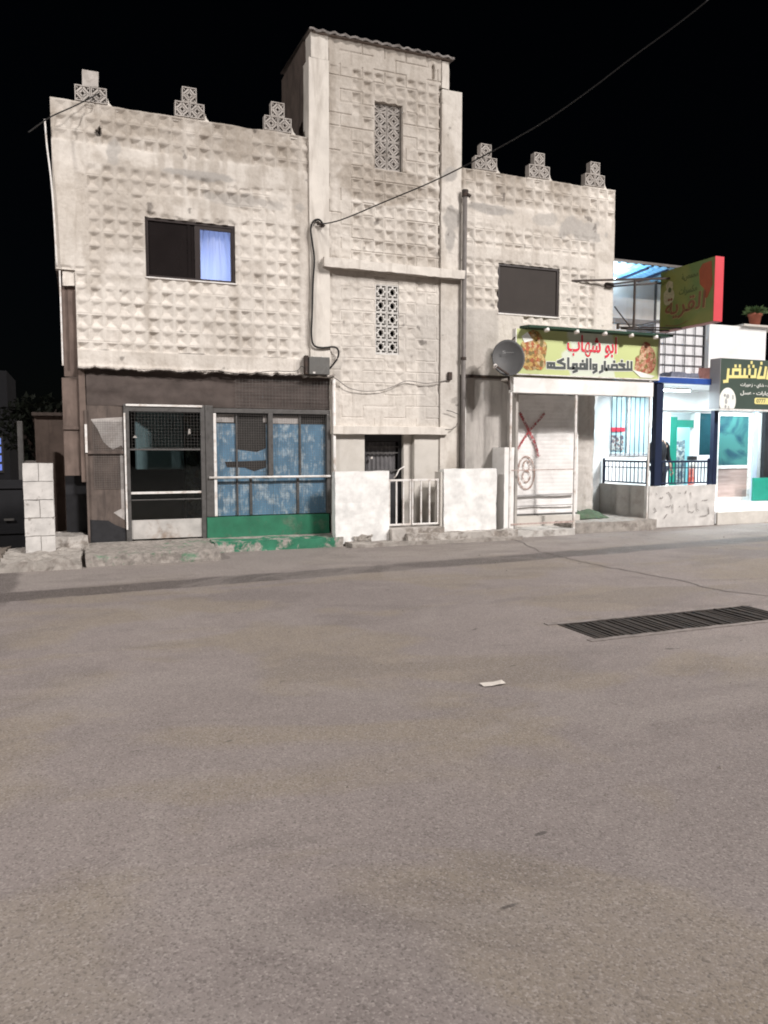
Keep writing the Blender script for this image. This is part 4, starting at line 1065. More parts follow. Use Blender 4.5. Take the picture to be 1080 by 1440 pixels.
part('feed_arm', dish, M_rust, lambda b: (b.bar(dc-dv*.30-dn*.02, tip, .025), b.bar(dc-dn*.09, dc-dn*.09+Vector((0.05,.35,-.05)), .05), b.bar(dc-dn*.08-dv*.2, dc-dn*.1-dv*.55+Vector((.06,.05,0)), .03)))
part('receiver', dish, M_whitemetal, lambda b: b.tube([tip, tip-dn*.09], [.035,.028], 10), smooth=True)
text('logo', 'Strong' if False else 'S\u2014', mat('faded_logo', (.26,.26,.26), .6, .05, 5, bmp=0), dish, dc+dv*.08-(RT*.10)-dn*.02, RT, dv, width=.20, height=.05, t=.012)
part('mount_arm', dish, M_rust, lambda b: b.bar(P(728,470,-.45), dc+dv*.25-dn*.05, .02))

# ================================================================== YELLOW SHOP SIGN
sy = -.50
sx0, sx1 = P(726,495,sy).x, P(926,495,sy).x; sz0, sz1 = P(820,529,sy).z, P(820,468,sy).z
ss = thing('shop_sign', ((sx0+sx1)/2, sy, sz0), 'long pale yellow shop sign with red and grey Arabic lettering above the roller shutter', 'shop sign')
m_ban, bnt, bb = nodes('banner_print')
v = coord(bnt); sep = N(bnt,'ShaderNodeSeparateXYZ'); bnt.links.new(v, sep.inputs[0])
gm = N(bnt,'ShaderNodeMath',operation='ABSOLUTE'); bnt.links.new(sep.outputs[0], gm.inputs[0])
ns = noise(bnt, v, 1.3, 2, .4, .3)
ad = N(bnt,'ShaderNodeMath',operation='ADD'); bnt.links.new(gm.outputs[0], ad.inputs[0]); bnt.links.new(ns, ad.inputs[1])
bnt.links.new(mixc(bnt, ramp(bnt, ad.outputs[0], .95, 1.75), (.60,.65,.54), (.50,.56,.25)), bb.inputs['Base Color']); bb.inputs['Roughness'].default_value = .55
box_part('panel', ss, m_ban, sx0, sx1, sy, sy+.10, sz0, sz1, bev=.004)
# edge_strip
part('edge_strip', ss, M_whitemetal, lambda b: b.box(sx1+.001,sx1+.03,sy-.01,sy+.11,sz0-.02,sz1))
part('edge_strip', ss, M_whitemetal, lambda b: b.box(sx0-.02,sx0-.001,sy-.01,sy+.11,sz0,sz1))
part('edge_strip', ss, M_whitemetal, lambda b: b.box(sx0,sx1,sy-.012,sy+.1,sz0-.02,sz0-.001))
def canopy(b):
    z = sz1+.003
    b.prism([(sy+.10,z),(sy-.22,z-.005),(sy-.225,z+.035),(sy+.10,z+.06)], (sx0+.12,0,0), (0,1,0), (0,0,1), sx1-sx0+.03)
part('canopy', ss, M_dkgreen, canopy)
for fx in (.16,.36,.555,.745,.925):
    x = sx0+(sx1-sx0)*fx
    part('spot_lamp', ss, M_whitemetal, lambda b: b.lathe([(0,0),(.045,0),(.05,.02),(.05,.05),(0,.05)], (x,sy-.19,sz1-.05), (0,.25,1), 12))
XA, ZA = (1,0,0), (0,0,1)
M_red = mat('red_print', (.62,.03,.055), .5, .05, 4, bmp=0); M_dgrey = mat('dark_grey_print', (.075,.085,.085), .5, .05, 4, bmp=0); M_wp = mat('white_print', (.75,.76,.72), .5, .03, 4, bmp=0)
def at_px(x, y): p = P(x, y, sy); return p
a, c = at_px(797,497), at_px(867,497)
body1 = AR(0xFE8D,0xFE91,0xFEEE,0x20,0xFEB7,0xFEEC,0xFE8E,0xFE8F)
text('lettering', body1, M_wp, ss, (a.x-.012,sy-.0005,at_px(800,501).z-.012), XA, ZA, width=c.x-a.x+.03, height=.425, off=.045, t=.0008)
text('lettering', body1, M_red, ss, (a.x,sy-.006,at_px(800,501).z), XA, ZA, width=c.x-a.x, height=.40, off=.022, t=.0008)
a, c = at_px(769,520), at_px(890,520)
body2 = AR(0xFEDF,0xFEE0,0xFEA8,0xFEC0,0xFE8E,0xFEAD,0x20,0xFEED,0xFE8D,0xFEDF,0xFED4,0xFEEE,0xFE8D,0xFEDB,0xFEEA)
def kufi(name, parent, m, strokes, wd, Y, conv, grow=0.0, d0=.001):
    b = MB(); k = 0
    for st in strokes:
        pts = [P(*conv(*p), Y) for p in st]; pts = [(p.x, p.z) for p in pts]
        for (ax, az), (cx_, cz_) in zip(pts[:-1], pts[1:]):
            dx, dz = cx_-ax, cz_-az; L = math.hypot(dx, dz); dx /= L; dz /= L; h = wd/2+grow
            ex = h*.9
            ax2, az2, cx2, cz2 = ax-dx*ex, az-dz*ex, cx_+dx*ex, cz_+dz*ex
            y = Y-d0-.0004*(k % 7); k += 1
            b.add([(ax2+dz*h,y,az2-dx*h),(cx2+dz*h,y,cz2-dx*h),(cx2-dz*h,y,cz2+dx*h),(ax2-dz*h,y,az2+dx*h)], [(0,1,2,3)])
    return b.build(name, m, parent)
K2 = [[(824,292),(824,342),(798,342)],[(799,290),(799,342),(733,342)],[(776,308),(740,306),(768,322),(776,340)],[(757,284),(758,284)],
      [(728,342),(652,340)],[(726,340),(722,312),(690,312),(686,340)],[(664,316),(664,338)],[(704,288),(705,288)],[(640,290),(640,340),(652,340)],[(622,318),(622,352),(606,360)],
      [(582,336),(560,336),(560,310),(582,310),(582,350),(562,362)],[(541,272),(541,336)],[(517,272),(517,336),(400,333)],[(500,334),(500,306),(472,306),(472,334)],[(487,284),(488,284)],
      [(446,332),(446,306),(422,306),(422,333)],[(446,332),(446,350),(424,358)],[(388,266),(388,332)],[(352,272),(318,288),(362,306),(362,331),(300,330)],[(290,328),(246,326),(246,298),(290,300),(290,328)],[(268,300),(268,326)]]
conv2 = lambda x, y: (720+x/4.909, 450+y/4.909)
kufi('lettering', ss, M_wp, K2, .050, sy, conv2, .012, .0008)
kufi('lettering', ss, M_dgrey, K2, .050, sy, conv2, 0, .005)
M_pic1 = print_mat('printed_produce', [(.62,.42,.12),(.70,.52,.22),(.45,.22,.06),(.55,.16,.06),(.66,.50,.28),(.25,.20,.06)], 17)
M_pic2 = print_mat('printed_salad', [(.55,.22,.14),(.66,.36,.24),(.30,.24,.08),(.72,.50,.34),(.50,.14,.09)], 18)
def blobpoly(cx, cz, rx, rz, sd, n=26):
    return [(cx+rx*math.cos(t)*(.82+.3*float(vn(math.cos(t)*2+5,math.sin(t)*2+5,sd))), cz+rz*math.sin(t)*(.82+.3*float(vn(math.cos(t)*2+9,math.sin(t)*2+5,sd)))) for t in np.linspace(0,2*PI,n+1)[:-1]]
part('printed_picture', ss, M_pic1, lambda b: [b.prism(blobpoly(sx0+ox,sz0+oz,rx,rz,sd), (0,sy-.002-.0012*sd,0), XA, ZA, .001) for ox,oz,rx,rz,sd in ((.30,.30,.24,.26,1),(.44,.44,.22,.22,2),(.36,.62,.20,.15,3),(.20,.42,.13,.2,4),(.48,.22,.14,.14,5))])
part('printed_picture', ss, M_pic2, lambda b: [b.prism(blobpoly(sx1-ox,sz0+oz,rx,rz,sd), (0,sy-.002-.0012*sd,0), XA, ZA, .001) for ox,oz,rx,rz,sd in ((.32,.26,.25,.19,1),(.30,.46,.17,.20,2),(.18,.36,.13,.22,3),(.42,.34,.15,.12,4),(.30,.62,.10,.08,5))])
# printed_bowl
part('printed_bowl', ss, M_wp, lambda b: b.prism([(sx1-.62,sz0+.16),(sx1-.08,sz0+.06),(sx1-.16,sz0+.015),(sx1-.42,sz0+.02)], (0,sy-.0035,0), XA, ZA, .0085))
part('printed_bowl', ss, M_wp, lambda b: b.prism([(sx0+.10,sz0+.66),(sx0+.22,sz0+.74),(sx0+.34,sz0+.60),(sx0+.16,sz0+.55)], (0,sy-.0035,0), XA, ZA, .0085))

# ================================================================== PROJECTING GREEN SIGN
X0 = 10.80; ya, yb = -1.56, -.16; za, zb = 3.93, 5.08
ps = thing('projecting_sign', (X0+.1,(ya+yb)/2,za), 'olive green box sign with a red end standing out from the wall on brackets', 'hanging sign')
m_ps, pnt, pb = nodes('olive_sign_print'); v = coord(pnt)
pnt.links.new(mixc(pnt, ramp(pnt, noise(pnt, v, 1.1, 3, .5, .5), .35, .62), (.085,.14,.03), (.20,.19,.045)), pb.inputs['Base Color']); pb.inputs['Roughness'].default_value = .45
box_part('panel', ps, m_ps, X0, X0+.20, ya, yb, za, zb, bev=.004)
M_redend = mat('red_sign_edge', (.50,.05,.065), .5, .05, 3, bmp=0)
part('end_panel', ps, M_redend, lambda b: (b.box(X0-.003,X0+.203,ya-.008,ya-.001,za-.003,zb+.003)))
part('bottom_panel', ps, mat('faded_red_trim', (.36,.17,.15), .6, .1, 4, bmp=0), lambda b: b.box(X0+.002,X0+.198,ya,yb,za-.009,za-.001))
XS, O_ = (0,-1,0), lambda y, z, d=.0: (X0-.001-d, y, z)
body3 = AR(0xFE8D,0xFEDF,0xFED8,0xFEAE,0xFEF3,0xFE94)
M_brp = mat('brown_print', (.16,.06,.03), .5, .05, 4, bmp=0)
text('lettering', body3, mat('tan_print', (.30,.22,.10), .5, .05, 4, bmp=0), ps, O_(yb-.13,za+.165), XS, (0,-.10,1), width=1.06, height=.44, off=.03, t=.0008)
text('lettering', body3, M_brp, ps, O_(yb-.14,za+.18,.006), XS, (0,-.10,1), width=1.03, height=.42, off=.012, t=.0008)
part('swash', ps, M_brp, lambda b: b.ribbon([(.18+.6*t, .10+.05*math.sin(t*PI+PI)) for t in np.linspace(0,1,14)], .014, O_(yb,za,.004), XS, ZA, .001))
M_sm = mat('small_dark_print', (.055,.07,.02), .5, .05, 4, bmp=0)
text('lettering', AR(0xFEE3,0xFEA4,0xFEE4,0xFEBA,0xFE94), M_sm, ps, O_(yb-.58,zb-.30), XS, ZA, width=.42, height=.15, off=.02, t=.0008)
text('lettering', AR(0xFEE3,0xFEDC,0xFEB4,0xFEAE,0xFE8D,0xFE95), M_sm, ps, O_(yb-.52,zb-.57), XS, ZA, width=.46, height=.17, off=.02, t=.0008)
part('printed_picture', ps, mat('orange_print', (.26,.055,.02), .5, .15, 6, bmp=0), lambda b: b.prism([(1.05,.72),(1.02,.98),(1.10,1.08),(1.32,1.09),(1.36,.66),(1.24,.44),(1.15,.46),(1.16,.62)], O_(yb,za,.001), XS, ZA, .0015))
# printed_picture
part('printed_picture', ps, mat('pale_print', (.30,.27,.17), .5, .3, 9, bmp=0), lambda b: b.prism(blobpoly(.24,.64,.16,.17,4), O_(yb,za,.001), XS, ZA, .0015))
part('printed_picture', ps, mat('pale_print', (.30,.27,.17), .5, .3, 9, bmp=0), lambda b: b.prism(blobpoly(.26,.84,.10,.10,5), O_(yb,za,.0026), XS, ZA, .0015))
part('printed_dot', ps, M_sm, lambda b: b.prism(blobpoly(.27,.76,.045,.05,6,14), O_(yb,za,.0046), XS, ZA, .0012))
# brackets
def br(b):
    top = Vector((X0+.1, yb-.03, zb-.04)); bot = Vector((X0+.1, yb-.03, za+.04))
    r = .03
    b.bar(P(804,395,.03), Vector((X0+.02,yb-.25,zb-.16)), .034)
    b.bar(P(852,401,.0), Vector((X0+.03,yb-.05,zb-.10)), .030)
    b.bar(P(858,403,.0), Vector((X0+.03,yb-.02,zb-.20)), .030)
    b.bar(P(873,462,-.1), Vector((X0+.03,yb-.25,za-.012)), .028)
    b.bar(P(870,460,-.1), Vector((X0+.03,yb-.6,za-.014)), .022)
    b.bar(P(893,394,-.3), P(891,461,-.3), .032)
    b.bar(P(864,431,-.02), P(887,461,-.25), .026)
    q = P(855,401,-.01); b.box(q.x-.07,q.x+.09,-.06,.0,q.z-.05,q.z+.04)
    q = P(869,459,-.15); b.box(q.x-.02,q.x+.02,-.17,-.13,q.z-.05,q.z+.05)
part('bracket', ps, M_rust, br)

# ================================================================== CORNER SHOP (neighbour)
BW = 1.60      # its front wall
cs = thing('corner_shop', (13.0,BW,0), 'brightly lit white corner shop with a glass door and a porch', 'shop')
M_shopwhite = mat('bright_white_render', (.78,.78,.78), .7, .04, 3, dirt=(.60,.58,.56), dirt_amt=.3, bmp=.1)
FZ = .36
bw = (PXx(858,BW), PXx(910,BW), P(858,640,BW).z, P(880,556,BW).z)          # barred window
dw = (PXx(937,BW), PXx(976,BW), FZ, P(950,580,BW).z)                         # open doorway
gw = (PXx(983,BW), PXx(1004,BW), P(990,640,BW).z, P(990,581,BW).z)         # small window
gd = (PXx(1005,BW), PXx(1055,BW), FZ, P(1030,580,BW).z)                      # glass door
RZ = 2.965
def front(b):
    y0, y1 = BW, BW+.15
    b.box(9.80,bw[0],y0,y1,.2,RZ); b.box(bw[0],bw[1],y0,y1,.2,bw[2]); b.box(bw[0],bw[1],y0,y1,bw[3],RZ)
    b.box(bw[1],dw[0],y0,y1,.2,RZ); b.box(dw[0],dw[1],y0,y1,dw[3],RZ)
    b.box(dw[1],gw[0],y0,y1,.2,RZ); b.box(gw[0],gw[1],y0,y1,.2,gw[2]); b.box(gw[0],gw[1],y0,y1,gw[3],RZ)
    b.box(gw[1],gd[0],y0,y1,.2,RZ); b.box(gd[0],gd[1],y0,y1,gd[3],RZ)
    x2 = PXx(1075,BW); b.box(gd[1],x2,y0-.05,y1,.2,RZ)
part('wall', cs, M_shopwhite, front)
part('roof', cs, M_shopwhite, lambda b: b.box(10.82,19.0,.10,8,RZ,RZ+.12), bev=.01)
part('floor', cs, M_tile, lambda b: b.box(10.95,19.0,.16,8,.02,.30))
part('floor_edge', cs, M_tile, lambda b: b.box(12.55,19.0,-.02,.155,.02,.285), bev=.006)
part('entrance_step', cs, M_tile, lambda b: b.box(12.60,19.0,1.0,7.9,.302,.36), bev=.005)
part('base_course', cs, M_beige, lambda b: b.rough(12.58,19.0,-.06,-.022,-.02,.27,.08,.012,131))
# shop_interior
part('shop_interior', cs, M_shopwhite, lambda b: b.box(10.9,17.5,4.2,4.3,.36,RZ-.01))
part('shop_interior', cs, M_shopwhite, lambda b: b.box(17.4,17.5,1.8,4.2,.36,RZ-.01))
part('shop_interior', cs, M_shopwhite, lambda b: b.box(10.9,11.0,1.8,4.2,.36,RZ-.01))
M_teal = mat('teal_glass', (.08,.30,.33), .08, .2, 1.5, bmp=0, spec=.6)
M_tealdk = mat('dark_teal_glass', (.018,.060,.075), .06, .35, 1.2, bmp=0, spec=.6)
M_cyan = mat('cyan_pane', (.42,.57,.60), .2, .15, 2, bmp=0)
wb = part('barred_window', cs, M_cyan, lambda b: b.box(bw[0],bw[1],BW+.08,BW+.09,bw[2],bw[3]))
part('bars', wb, M_navy, lambda b: ([b.tube([(bw[0]+(bw[1]-bw[0])*k/8,BW-.03,bw[2]-.02),(bw[0]+(bw[1]-bw[0])*k/8,BW-.03,bw[3]+.02)], .010, 6) for k in range(9)], [b.bar((bw[0]-.02,BW-.03,z),(bw[1]+.02,BW-.03,z),.018) for z in (bw[2]+.02,bw[3]-.02)]))
part('frame', wb, M_whitemetal, lambda b: (b.box(bw[0]+.50,bw[0]+.58,BW+.04,BW+.079,bw[2],bw[3]), b.box(bw[0],bw[1],BW+.05,BW+.079,bw[2],bw[2]+.04)))
q = pxl([(858,601),(879,601),(879,607),(858,607)], BW+.05)
part('red_notice', wb, M_red, lambda b: b.prism(q[::-1], (0,BW+.06,0), XA, ZA, .004))
q2 = pxl([(858,612),(877,612),(877,633),(858,633)], BW+.05)
part('goods', wb, print_mat('stacked_goods', [(.55,.6,.62),(.12,.14,.2),(.35,.2,.2),(.7,.72,.72)], 22), lambda b: b.prism(q2[::-1], (0,BW+.06,0), XA, ZA, .01))
# green framed doorway
M_shopgreen = mat('bright_green_paint', (.012,.21,.15), .5, .12, 5, bmp=.05)
# doorway
part('doorway', cs, M_shopgreen, lambda b: b.box(dw[0]+.13,dw[0]+.32,BW+.02,BW+.14,FZ,dw[3]-.1))
part('doorway', cs, M_shopgreen, lambda b: b.box(dw[0]+.322,dw[1]-.02,BW+.02,BW+.14,dw[3]-.34,dw[3]-.17))
part('doorway', cs, M_shopwhite, lambda b: b.box(dw[0],dw[0]+.125,BW+.03,BW+.13,FZ,dw[3]))
part('small_window', cs, M_tealdk, lambda b: b.box(gw[0],gw[1],BW+.03,BW+.05,gw[2],gw[3]))
f = .09
gdp = part('glass_door', cs, M_whitemetal, lambda b: (b.box(gd[0],gd[0]+f,BW-.04,BW+.03,gd[2],gd[3]), b.box(gd[1]-f,gd[1],BW-.04,BW+.03,gd[2],gd[3]), b.box(gd[0]+f,gd[1]-f,BW-.04,BW+.03,gd[3]-f,gd[3]), b.box(gd[0]+f,gd[1]-f,BW-.04,BW+.03,gd[2],gd[2]+f), b.box(gd[0]+f,gd[1]-f,BW-.04,BW+.03,gd[2]+.78,gd[2]+.86)), bev=.006)
def gpane():
    m, nt, b = nodes('tinted_door_glass'); v = coord(nt)
    n = noise(nt, v, 1.6, 3, .5, .6)
    nt.links.new(mixc(nt, ramp(nt, n, .40, .56), (.028,.075,.10), (.06,.18,.17)), b.inputs['Base Color']); b.inputs['Roughness'].default_value = .08; return m
box_part('pane', gdp, gpane(), gd[0]+f, gd[1]-f, BW-.012, BW-.002, gd[2]+.86, gd[3]-f)
def planks():
    m, nt, b = nodes('wood_door_panel'); v = coord(nt, (1,1,9))
    nt.links.new(mixc(nt, ramp(nt, noise(nt, v, 1.6, 5, .6), .35, .65), (.28,.20,.18), (.40,.30,.27)), b.inputs['Base Color']); b.inputs['Roughness'].default_value = .6; return m
part('kick_panel', gdp, planks(), lambda b: b.box(gd[0]+f,gd[1]-f,BW-.02,BW-.002,gd[2]+f,gd[2]+.78))
part('door_jamb', cs, mat('pale_blue_jamb', (.42,.50,.62), .5, .06, 4, bmp=0), lambda b: b.box(gd[1]+.002,gd[1]+.13,BW-.10,BW-.051,FZ,gd[3]+.03))
gx = PXx(1062,.5); gx9 = gx+3.2
part('green_dado', cs, M_shopgreen, lambda b: b.box(PXx(1062,1.2),PXx(1062,1.2)+3.4,1.2,1.26,P(1070,704,1.2).z,P(1070,672,1.2).z), bev=.004)
part('dark_opening', cs, M_black, lambda b: b.box(PXx(1075,1.4),PXx(1075,1.4)+3.0,1.4,1.5,P(1078,672,1.4).z,P(1078,574,1.4).z+.5))
text('wall_notice', 'PULL' if False else '\u2014\u2014', mat('notice_print', (.45,.45,.47), .6, .1, 8, bmp=0), cs, (PXx(1066,BW),BW-.052,1.35), XA, ZA, width=.16, height=.02, t=.001)
# parapet on the neighbour's roof
pz0, pz1 = RZ+.12, P(1030,462,1.7).z
part('parapet', cs, M_shopwhite, lambda b: b.box(PXx(992,1.7),PXx(1071,1.7),1.7,1.85,pz0,P(992,455,1.7).z))
part('parapet_cap', cs, M_beige, lambda b: b.box(PXx(1040,1.6),PXx(1071,1.6)+2.4,1.6,2.2,P(992,455,1.7).z+.002,P(992,455,1.7).z+.05), bev=.005)
part('fascia', cs, M_shopwhite, lambda b: b.box(dw[0]-.2,gd[1]+.6,BW-.10,BW-.002,dw[3]+.05,RZ-.01), bev=.006)
# porch walls, railings, blue frame
pwm = peel('scribbled_white_wall', (.55,.53,.51), (.42,.39,.36), 1.8, (.56,.66), False, .8)
lw = thing('porch_wall', (11.65,.0,0), 'low off-white porch wall with faint scribbled writing below the black railing', 'porch wall')
lx0, lx1 = PXx(913,-.03,690), PXx(1006,-.03,690); lz = P(950,683,-.03).z
part('wall', lw, pwm, lambda b: b.rough(lx0,lx1,-.03,.12,-.02,lz,.08,.009,133,3))
M_scr = spray('grey_scribble', (.22,.20,.19))
def scr(pts, wd=.02): return lambda b: b.ribbon(dens(pxl(pts,-.045),5), wd, (0,-.046,0), XA, ZA, .001)
def scribbles(b):
    for pts in ([(967.5,707),(968,719),(974,720.5),(976,718)],[(979,707),(980,716),(983,718)],[(996,713),(997,722),(993,725),(984,726)],[(987,704),(995,703)],[(965,690),(964,694)],[(971,692),(972,701)],[(953,693),(957,693.5)],[(922,693),(924,696)],[(928,700),(931,701),(932,698)],[(937,694),(940,692),(945,699),(943,702)],[(920,714),(923,719),(919,721)],[(935,712),(941,713),(943,710)],[(938,723),(934,729)],[(946,709),(946.5,721)],[(955,712),(956,713)],[(962,711),(963,713)]):
        scr(pts)(b)
part('scribble', lw, M_scr, scribbles)
part('side_wall', lw, mat('grey_porch_render', (.40,.375,.35), .92, .12, 3, dirt=(.24,.21,.19), dirt_amt=.6, bmp=.3, bsc=30), lambda b: b.rough(lx0+.003,lx0+.14,.121,1.58,.0,lz-.002,.08,.008,135))
def rail(name, p0, p1, z0, z1, n, label):
    p0 = Vector(p0); p1 = Vector(p1)
    t = thing(name, tuple((p0+p1)/2+Vector((0,0,z0))), label, 'railing', 'black railings of the shop porch')
    up = Vector((0,0,1))
    part('handrail', t, M_navy, lambda b: b.bar(p0+up*z1, p1+up*z1, .04))
    part('bottom_rail', t, M_navy, lambda b: (b.bar(p0+up*(z0+.05), p1+up*(z0+.05), .03), b.bar(p0+up*(z1-.13), p1+up*(z1-.13), .02)))
    part('end_posts', t, M_navy, lambda b: [b.bar(q+up*z0, q+up*(z1+.06), .04) for q in (p0.lerp(p1,.01), p0.lerp(p1,.99))])
    def bl(b):
        for k in range(n): q = p0.lerp(p1, (k+.5)/n); b.bar(q+up*(z0+.06), q+up*(z1-.02), .015)
    part('balusters', t, M_navy, bl)
rz1 = P(960,649,.04).z
rail('railing', (lx0+.16,.045,0), (lx1-.12,.045,0), lz, rz1, 17, 'black metal railing along the street side of the porch')
rail('railing', (lx0+.07,1.55,0), (lx0+.07,.10,0), lz, rz1, 12, 'black metal railing on the side of the porch facing the roller shutter')
pf = thing('porch_frame', (11.7,.06,0), 'navy blue steel posts and beam framing the shop porch', 'porch frame')
p1x, p2x = PXx(923.5,.06,600), PXx(1003,.06,640)
part('post', pf, M_navy, lambda b: b.box(p1x-.085,p1x+.085,-.02,.115,lz+.005,2.94), bev=.006)
part('post', pf, M_navy, lambda b: b.box(p2x-.055,p2x+.055,.0,.11,lz+.005,2.94), bev=.006)
part('beam', pf, M_blue, lambda b: (b.box(p1x-.10,14.5,-.05,.09,2.945,3.06), b.box(p1x-.06,p1x+.04,.095,1.55,2.90,2.96)), bev=.006)
M_tube = emis('tube_glow', (.80,.95,1.0), 22)
def tubelamp(x, y, z, L, power, label):
    t = thing('tube_light', (x,y,z), label, 'tube light', 'lit tube lights of the shop')
    part('housing', t, M_whitemetal, lambda b: b.box(x-L/2,x+L/2,y-.04,y+.04,z+.02,z+.06), bev=.004)
    part('tube', t, M_tube, lambda b: b.tube([(x-L/2+.02,y,z),(x+L/2-.02,y,z)], .014, 8), smooth=True)
    area('tube_glow', (x,y,z-.025), (0,0,-1), L, .05, power, (.78,.94,1.0), t)
tubelamp(11.9, .75, 2.87, 1.2, 80, 'lit tube light under the porch roof behind the blue beam')
tubelamp(14.6, .8, 2.87, 1.2, 60, 'lit tube light under the porch roof in front of the glass door')
tubelamp(14.0, 3.0, 2.87, 1.2, 80, 'lit tube light on the ceiling inside the corner shop')
# inside: fridge, stand
fr = thing('drinks_fridge', (14.6,3.4,FZ), 'pale cyan upright drinks fridge inside the open shop doorway', 'fridge')
fc = P(958,640,3.4)
box_part('cabinet', fr, mat('cyan_fridge', (.30,.62,.66), .35, .06, 3, bmp=0), fc.x-.40, fc.x+.55, 3.4, 4.0, FZ, 2.25, bev=.01)
part('glass_front', fr, print_mat('fridge_goods', [(.62,.68,.70),(.25,.35,.42),(.5,.56,.58),(.15,.22,.3)], 12), lambda b: b.box(fc.x-.34,fc.x+.10,3.385,3.398,FZ+.15,1.85))
st = P(972,680,.75)
sd_ = thing('dispenser_stand', (st.x,.75,.30), 'narrow red and white stand with a dark cap behind the railing', 'stand')
part('column', sd_, mat('red_plastic', (.60,.08,.05), .45, .2, 8, dirt=(.7,.65,.6), dirt_amt=.8, bmp=0), lambda b: b.lathe([(0,.30),(.10,.30),(.10,.36),(.075,.42),(.07,1.15),(.085,1.18),(0,1.18)], (st.x,.75,0), (0,0,1), 14), smooth=True)
part('white_top', sd_, M_wp, lambda b: b.lathe([(0,1.185),(.085,1.185),(.085,1.36),(0,1.36)], (st.x,.75,0), (0,0,1), 14), smooth=True)
part('cap', sd_, M_black, lambda b: b.lathe([(0,1.365),(.105,1.365),(.105,1.45),(0,1.46)], (st.x,.75,0), (0,0,1), 14))

# ================================================================== DARK GREEN SIGN AT THE RIGHT EDGE
gx0_, gx1_ = 12.30, 15.4; gy = -.28; gz0_, gz1_ = 2.44, 3.47
gs = thing('shop_sign', ((gx0_+gx1_)/2,gy,gz0_), 'dark green sign box with big yellow Arabic lettering at the right edge', 'shop sign')
box_part('panel', gs, mat('dark_green_print', (.052,.075,.062), .5, .12, 1.5, bmp=0), gx0_, gx1_, gy, .0, gz0_, gz1_, bev=.006)
box_part('side_panel', gs, mat('grey_sign_side', (.36,.35,.36), .5, .05, 3, bmp=0), gx0_-.008, gx0_-.001, gy-.002, .0, gz0_, gz1_)
part('bottom_trim', gs, M_whitemetal, lambda b: b.box(gx0_,gx1_,gy-.006,.0,gz0_-.03,gz0_-.001))
M_yel = mat('yellow_print', (.72,.64,.26), .5, .06, 3, bmp=0)
K4 = [[(372,318),(352,520),(296,526)],[(372,441),(850,441)],[(452,441),(458,318),(580,318),(574,441)],[(497,250),(498,250)],[(577,250),(578,250)],
      [(664,318),(658,441)],[(752,318),(744,441)],[(858,318),(846,441)],[(785,188),(786,188)],[(736,256),(737,256)],[(816,256),(817,256)],
      [(948,282),(900,455),(1012,455),(1040,282)],[(960,202),(962,202)],[(1100,282),(1062,468)]]
kufi('lettering', gs, M_yel, K4, .062, gy, lambda x, y: (995+x/12.7, 495+y/12.7), 0, .001)
l1 = AR(0xFEDF,0xFEE0,0xFEE4,0xFEDC,0xFEB4,0xFEAE,0xFE8D,0xFE95,0x20,0x2D,0x20,0xFEB7,0xFE8E,0xFEF1,0x20,0x2D,0x20,0xFEAF,0xFEEB,0xFEEE,0xFEAD,0xFE8D,0xFE95)
l2 = AR(0xFED7,0xFEEC,0xFEEE,0xFE93,0x20,0x2D,0x20,0xFE91,0xFEEC,0xFE8E,0xFEAD,0xFE8D,0xFE95,0x20,0x2D,0x20,0xFECB,0xFEB4,0xFEDE)
for bdy, yy, hh in ((l1,545,.10),(l2,556,.10)):
    a_ = P(1041,yy,gy)
    text('lettering', bdy, M_wp, gs, (a_.x,gy-.001,a_.z), XA, ZA, width=P(1090,yy,gy).x-a_.x+.25, height=hh, off=.02, t=.001)
dl = P(1023,563,gy)
part('printed_disc', gs, M_wp, lambda b: b.prism([(dl.x+.225*math.cos(t), max(gz0_+.004, dl.z-.01+.27*math.sin(t))) for t in np.linspace(0,2*PI,37)[:-1]], (0,gy-.0005,0), XA, ZA, .0015))
part('disc_motif', gs, mat('grey_print', (.36,.37,.37), .5, .4, 14, bmp=0), lambda b: [b.prism(blobpoly(dl.x+ox,dl.z+oz,rx,rz,sd,12), (0,gy-.003,0), XA, ZA, .001) for ox,oz,rx,rz,sd in ((-.08,.10,.03,.035,1),(.0,.08,.045,.05,2),(-.04,-.02,.035,.06,3),(-.05,-.13,.03,.04,4),(.14,.07,.025,.05,5),(.03,-.14,.02,.03,6))])
pl = P(1061,563,gy)
part('phone_plate', gs, M_yel, lambda b: b.prism([(pl.x,pl.z-.055),(pl.x+.03,pl.z-.075),(pl.x+.8,pl.z-.075),(pl.x+.8,pl.z+.055),(pl.x+.03,pl.z+.055),(pl.x,pl.z+.035)], (0,gy-.0005,0), XA, ZA, .002))
text('lettering', '0777', M_dgrey, gs, (pl.x+.05,gy-.003,pl.z-.05), XA, ZA, width=.26, height=.085, off=.01, t=.001)
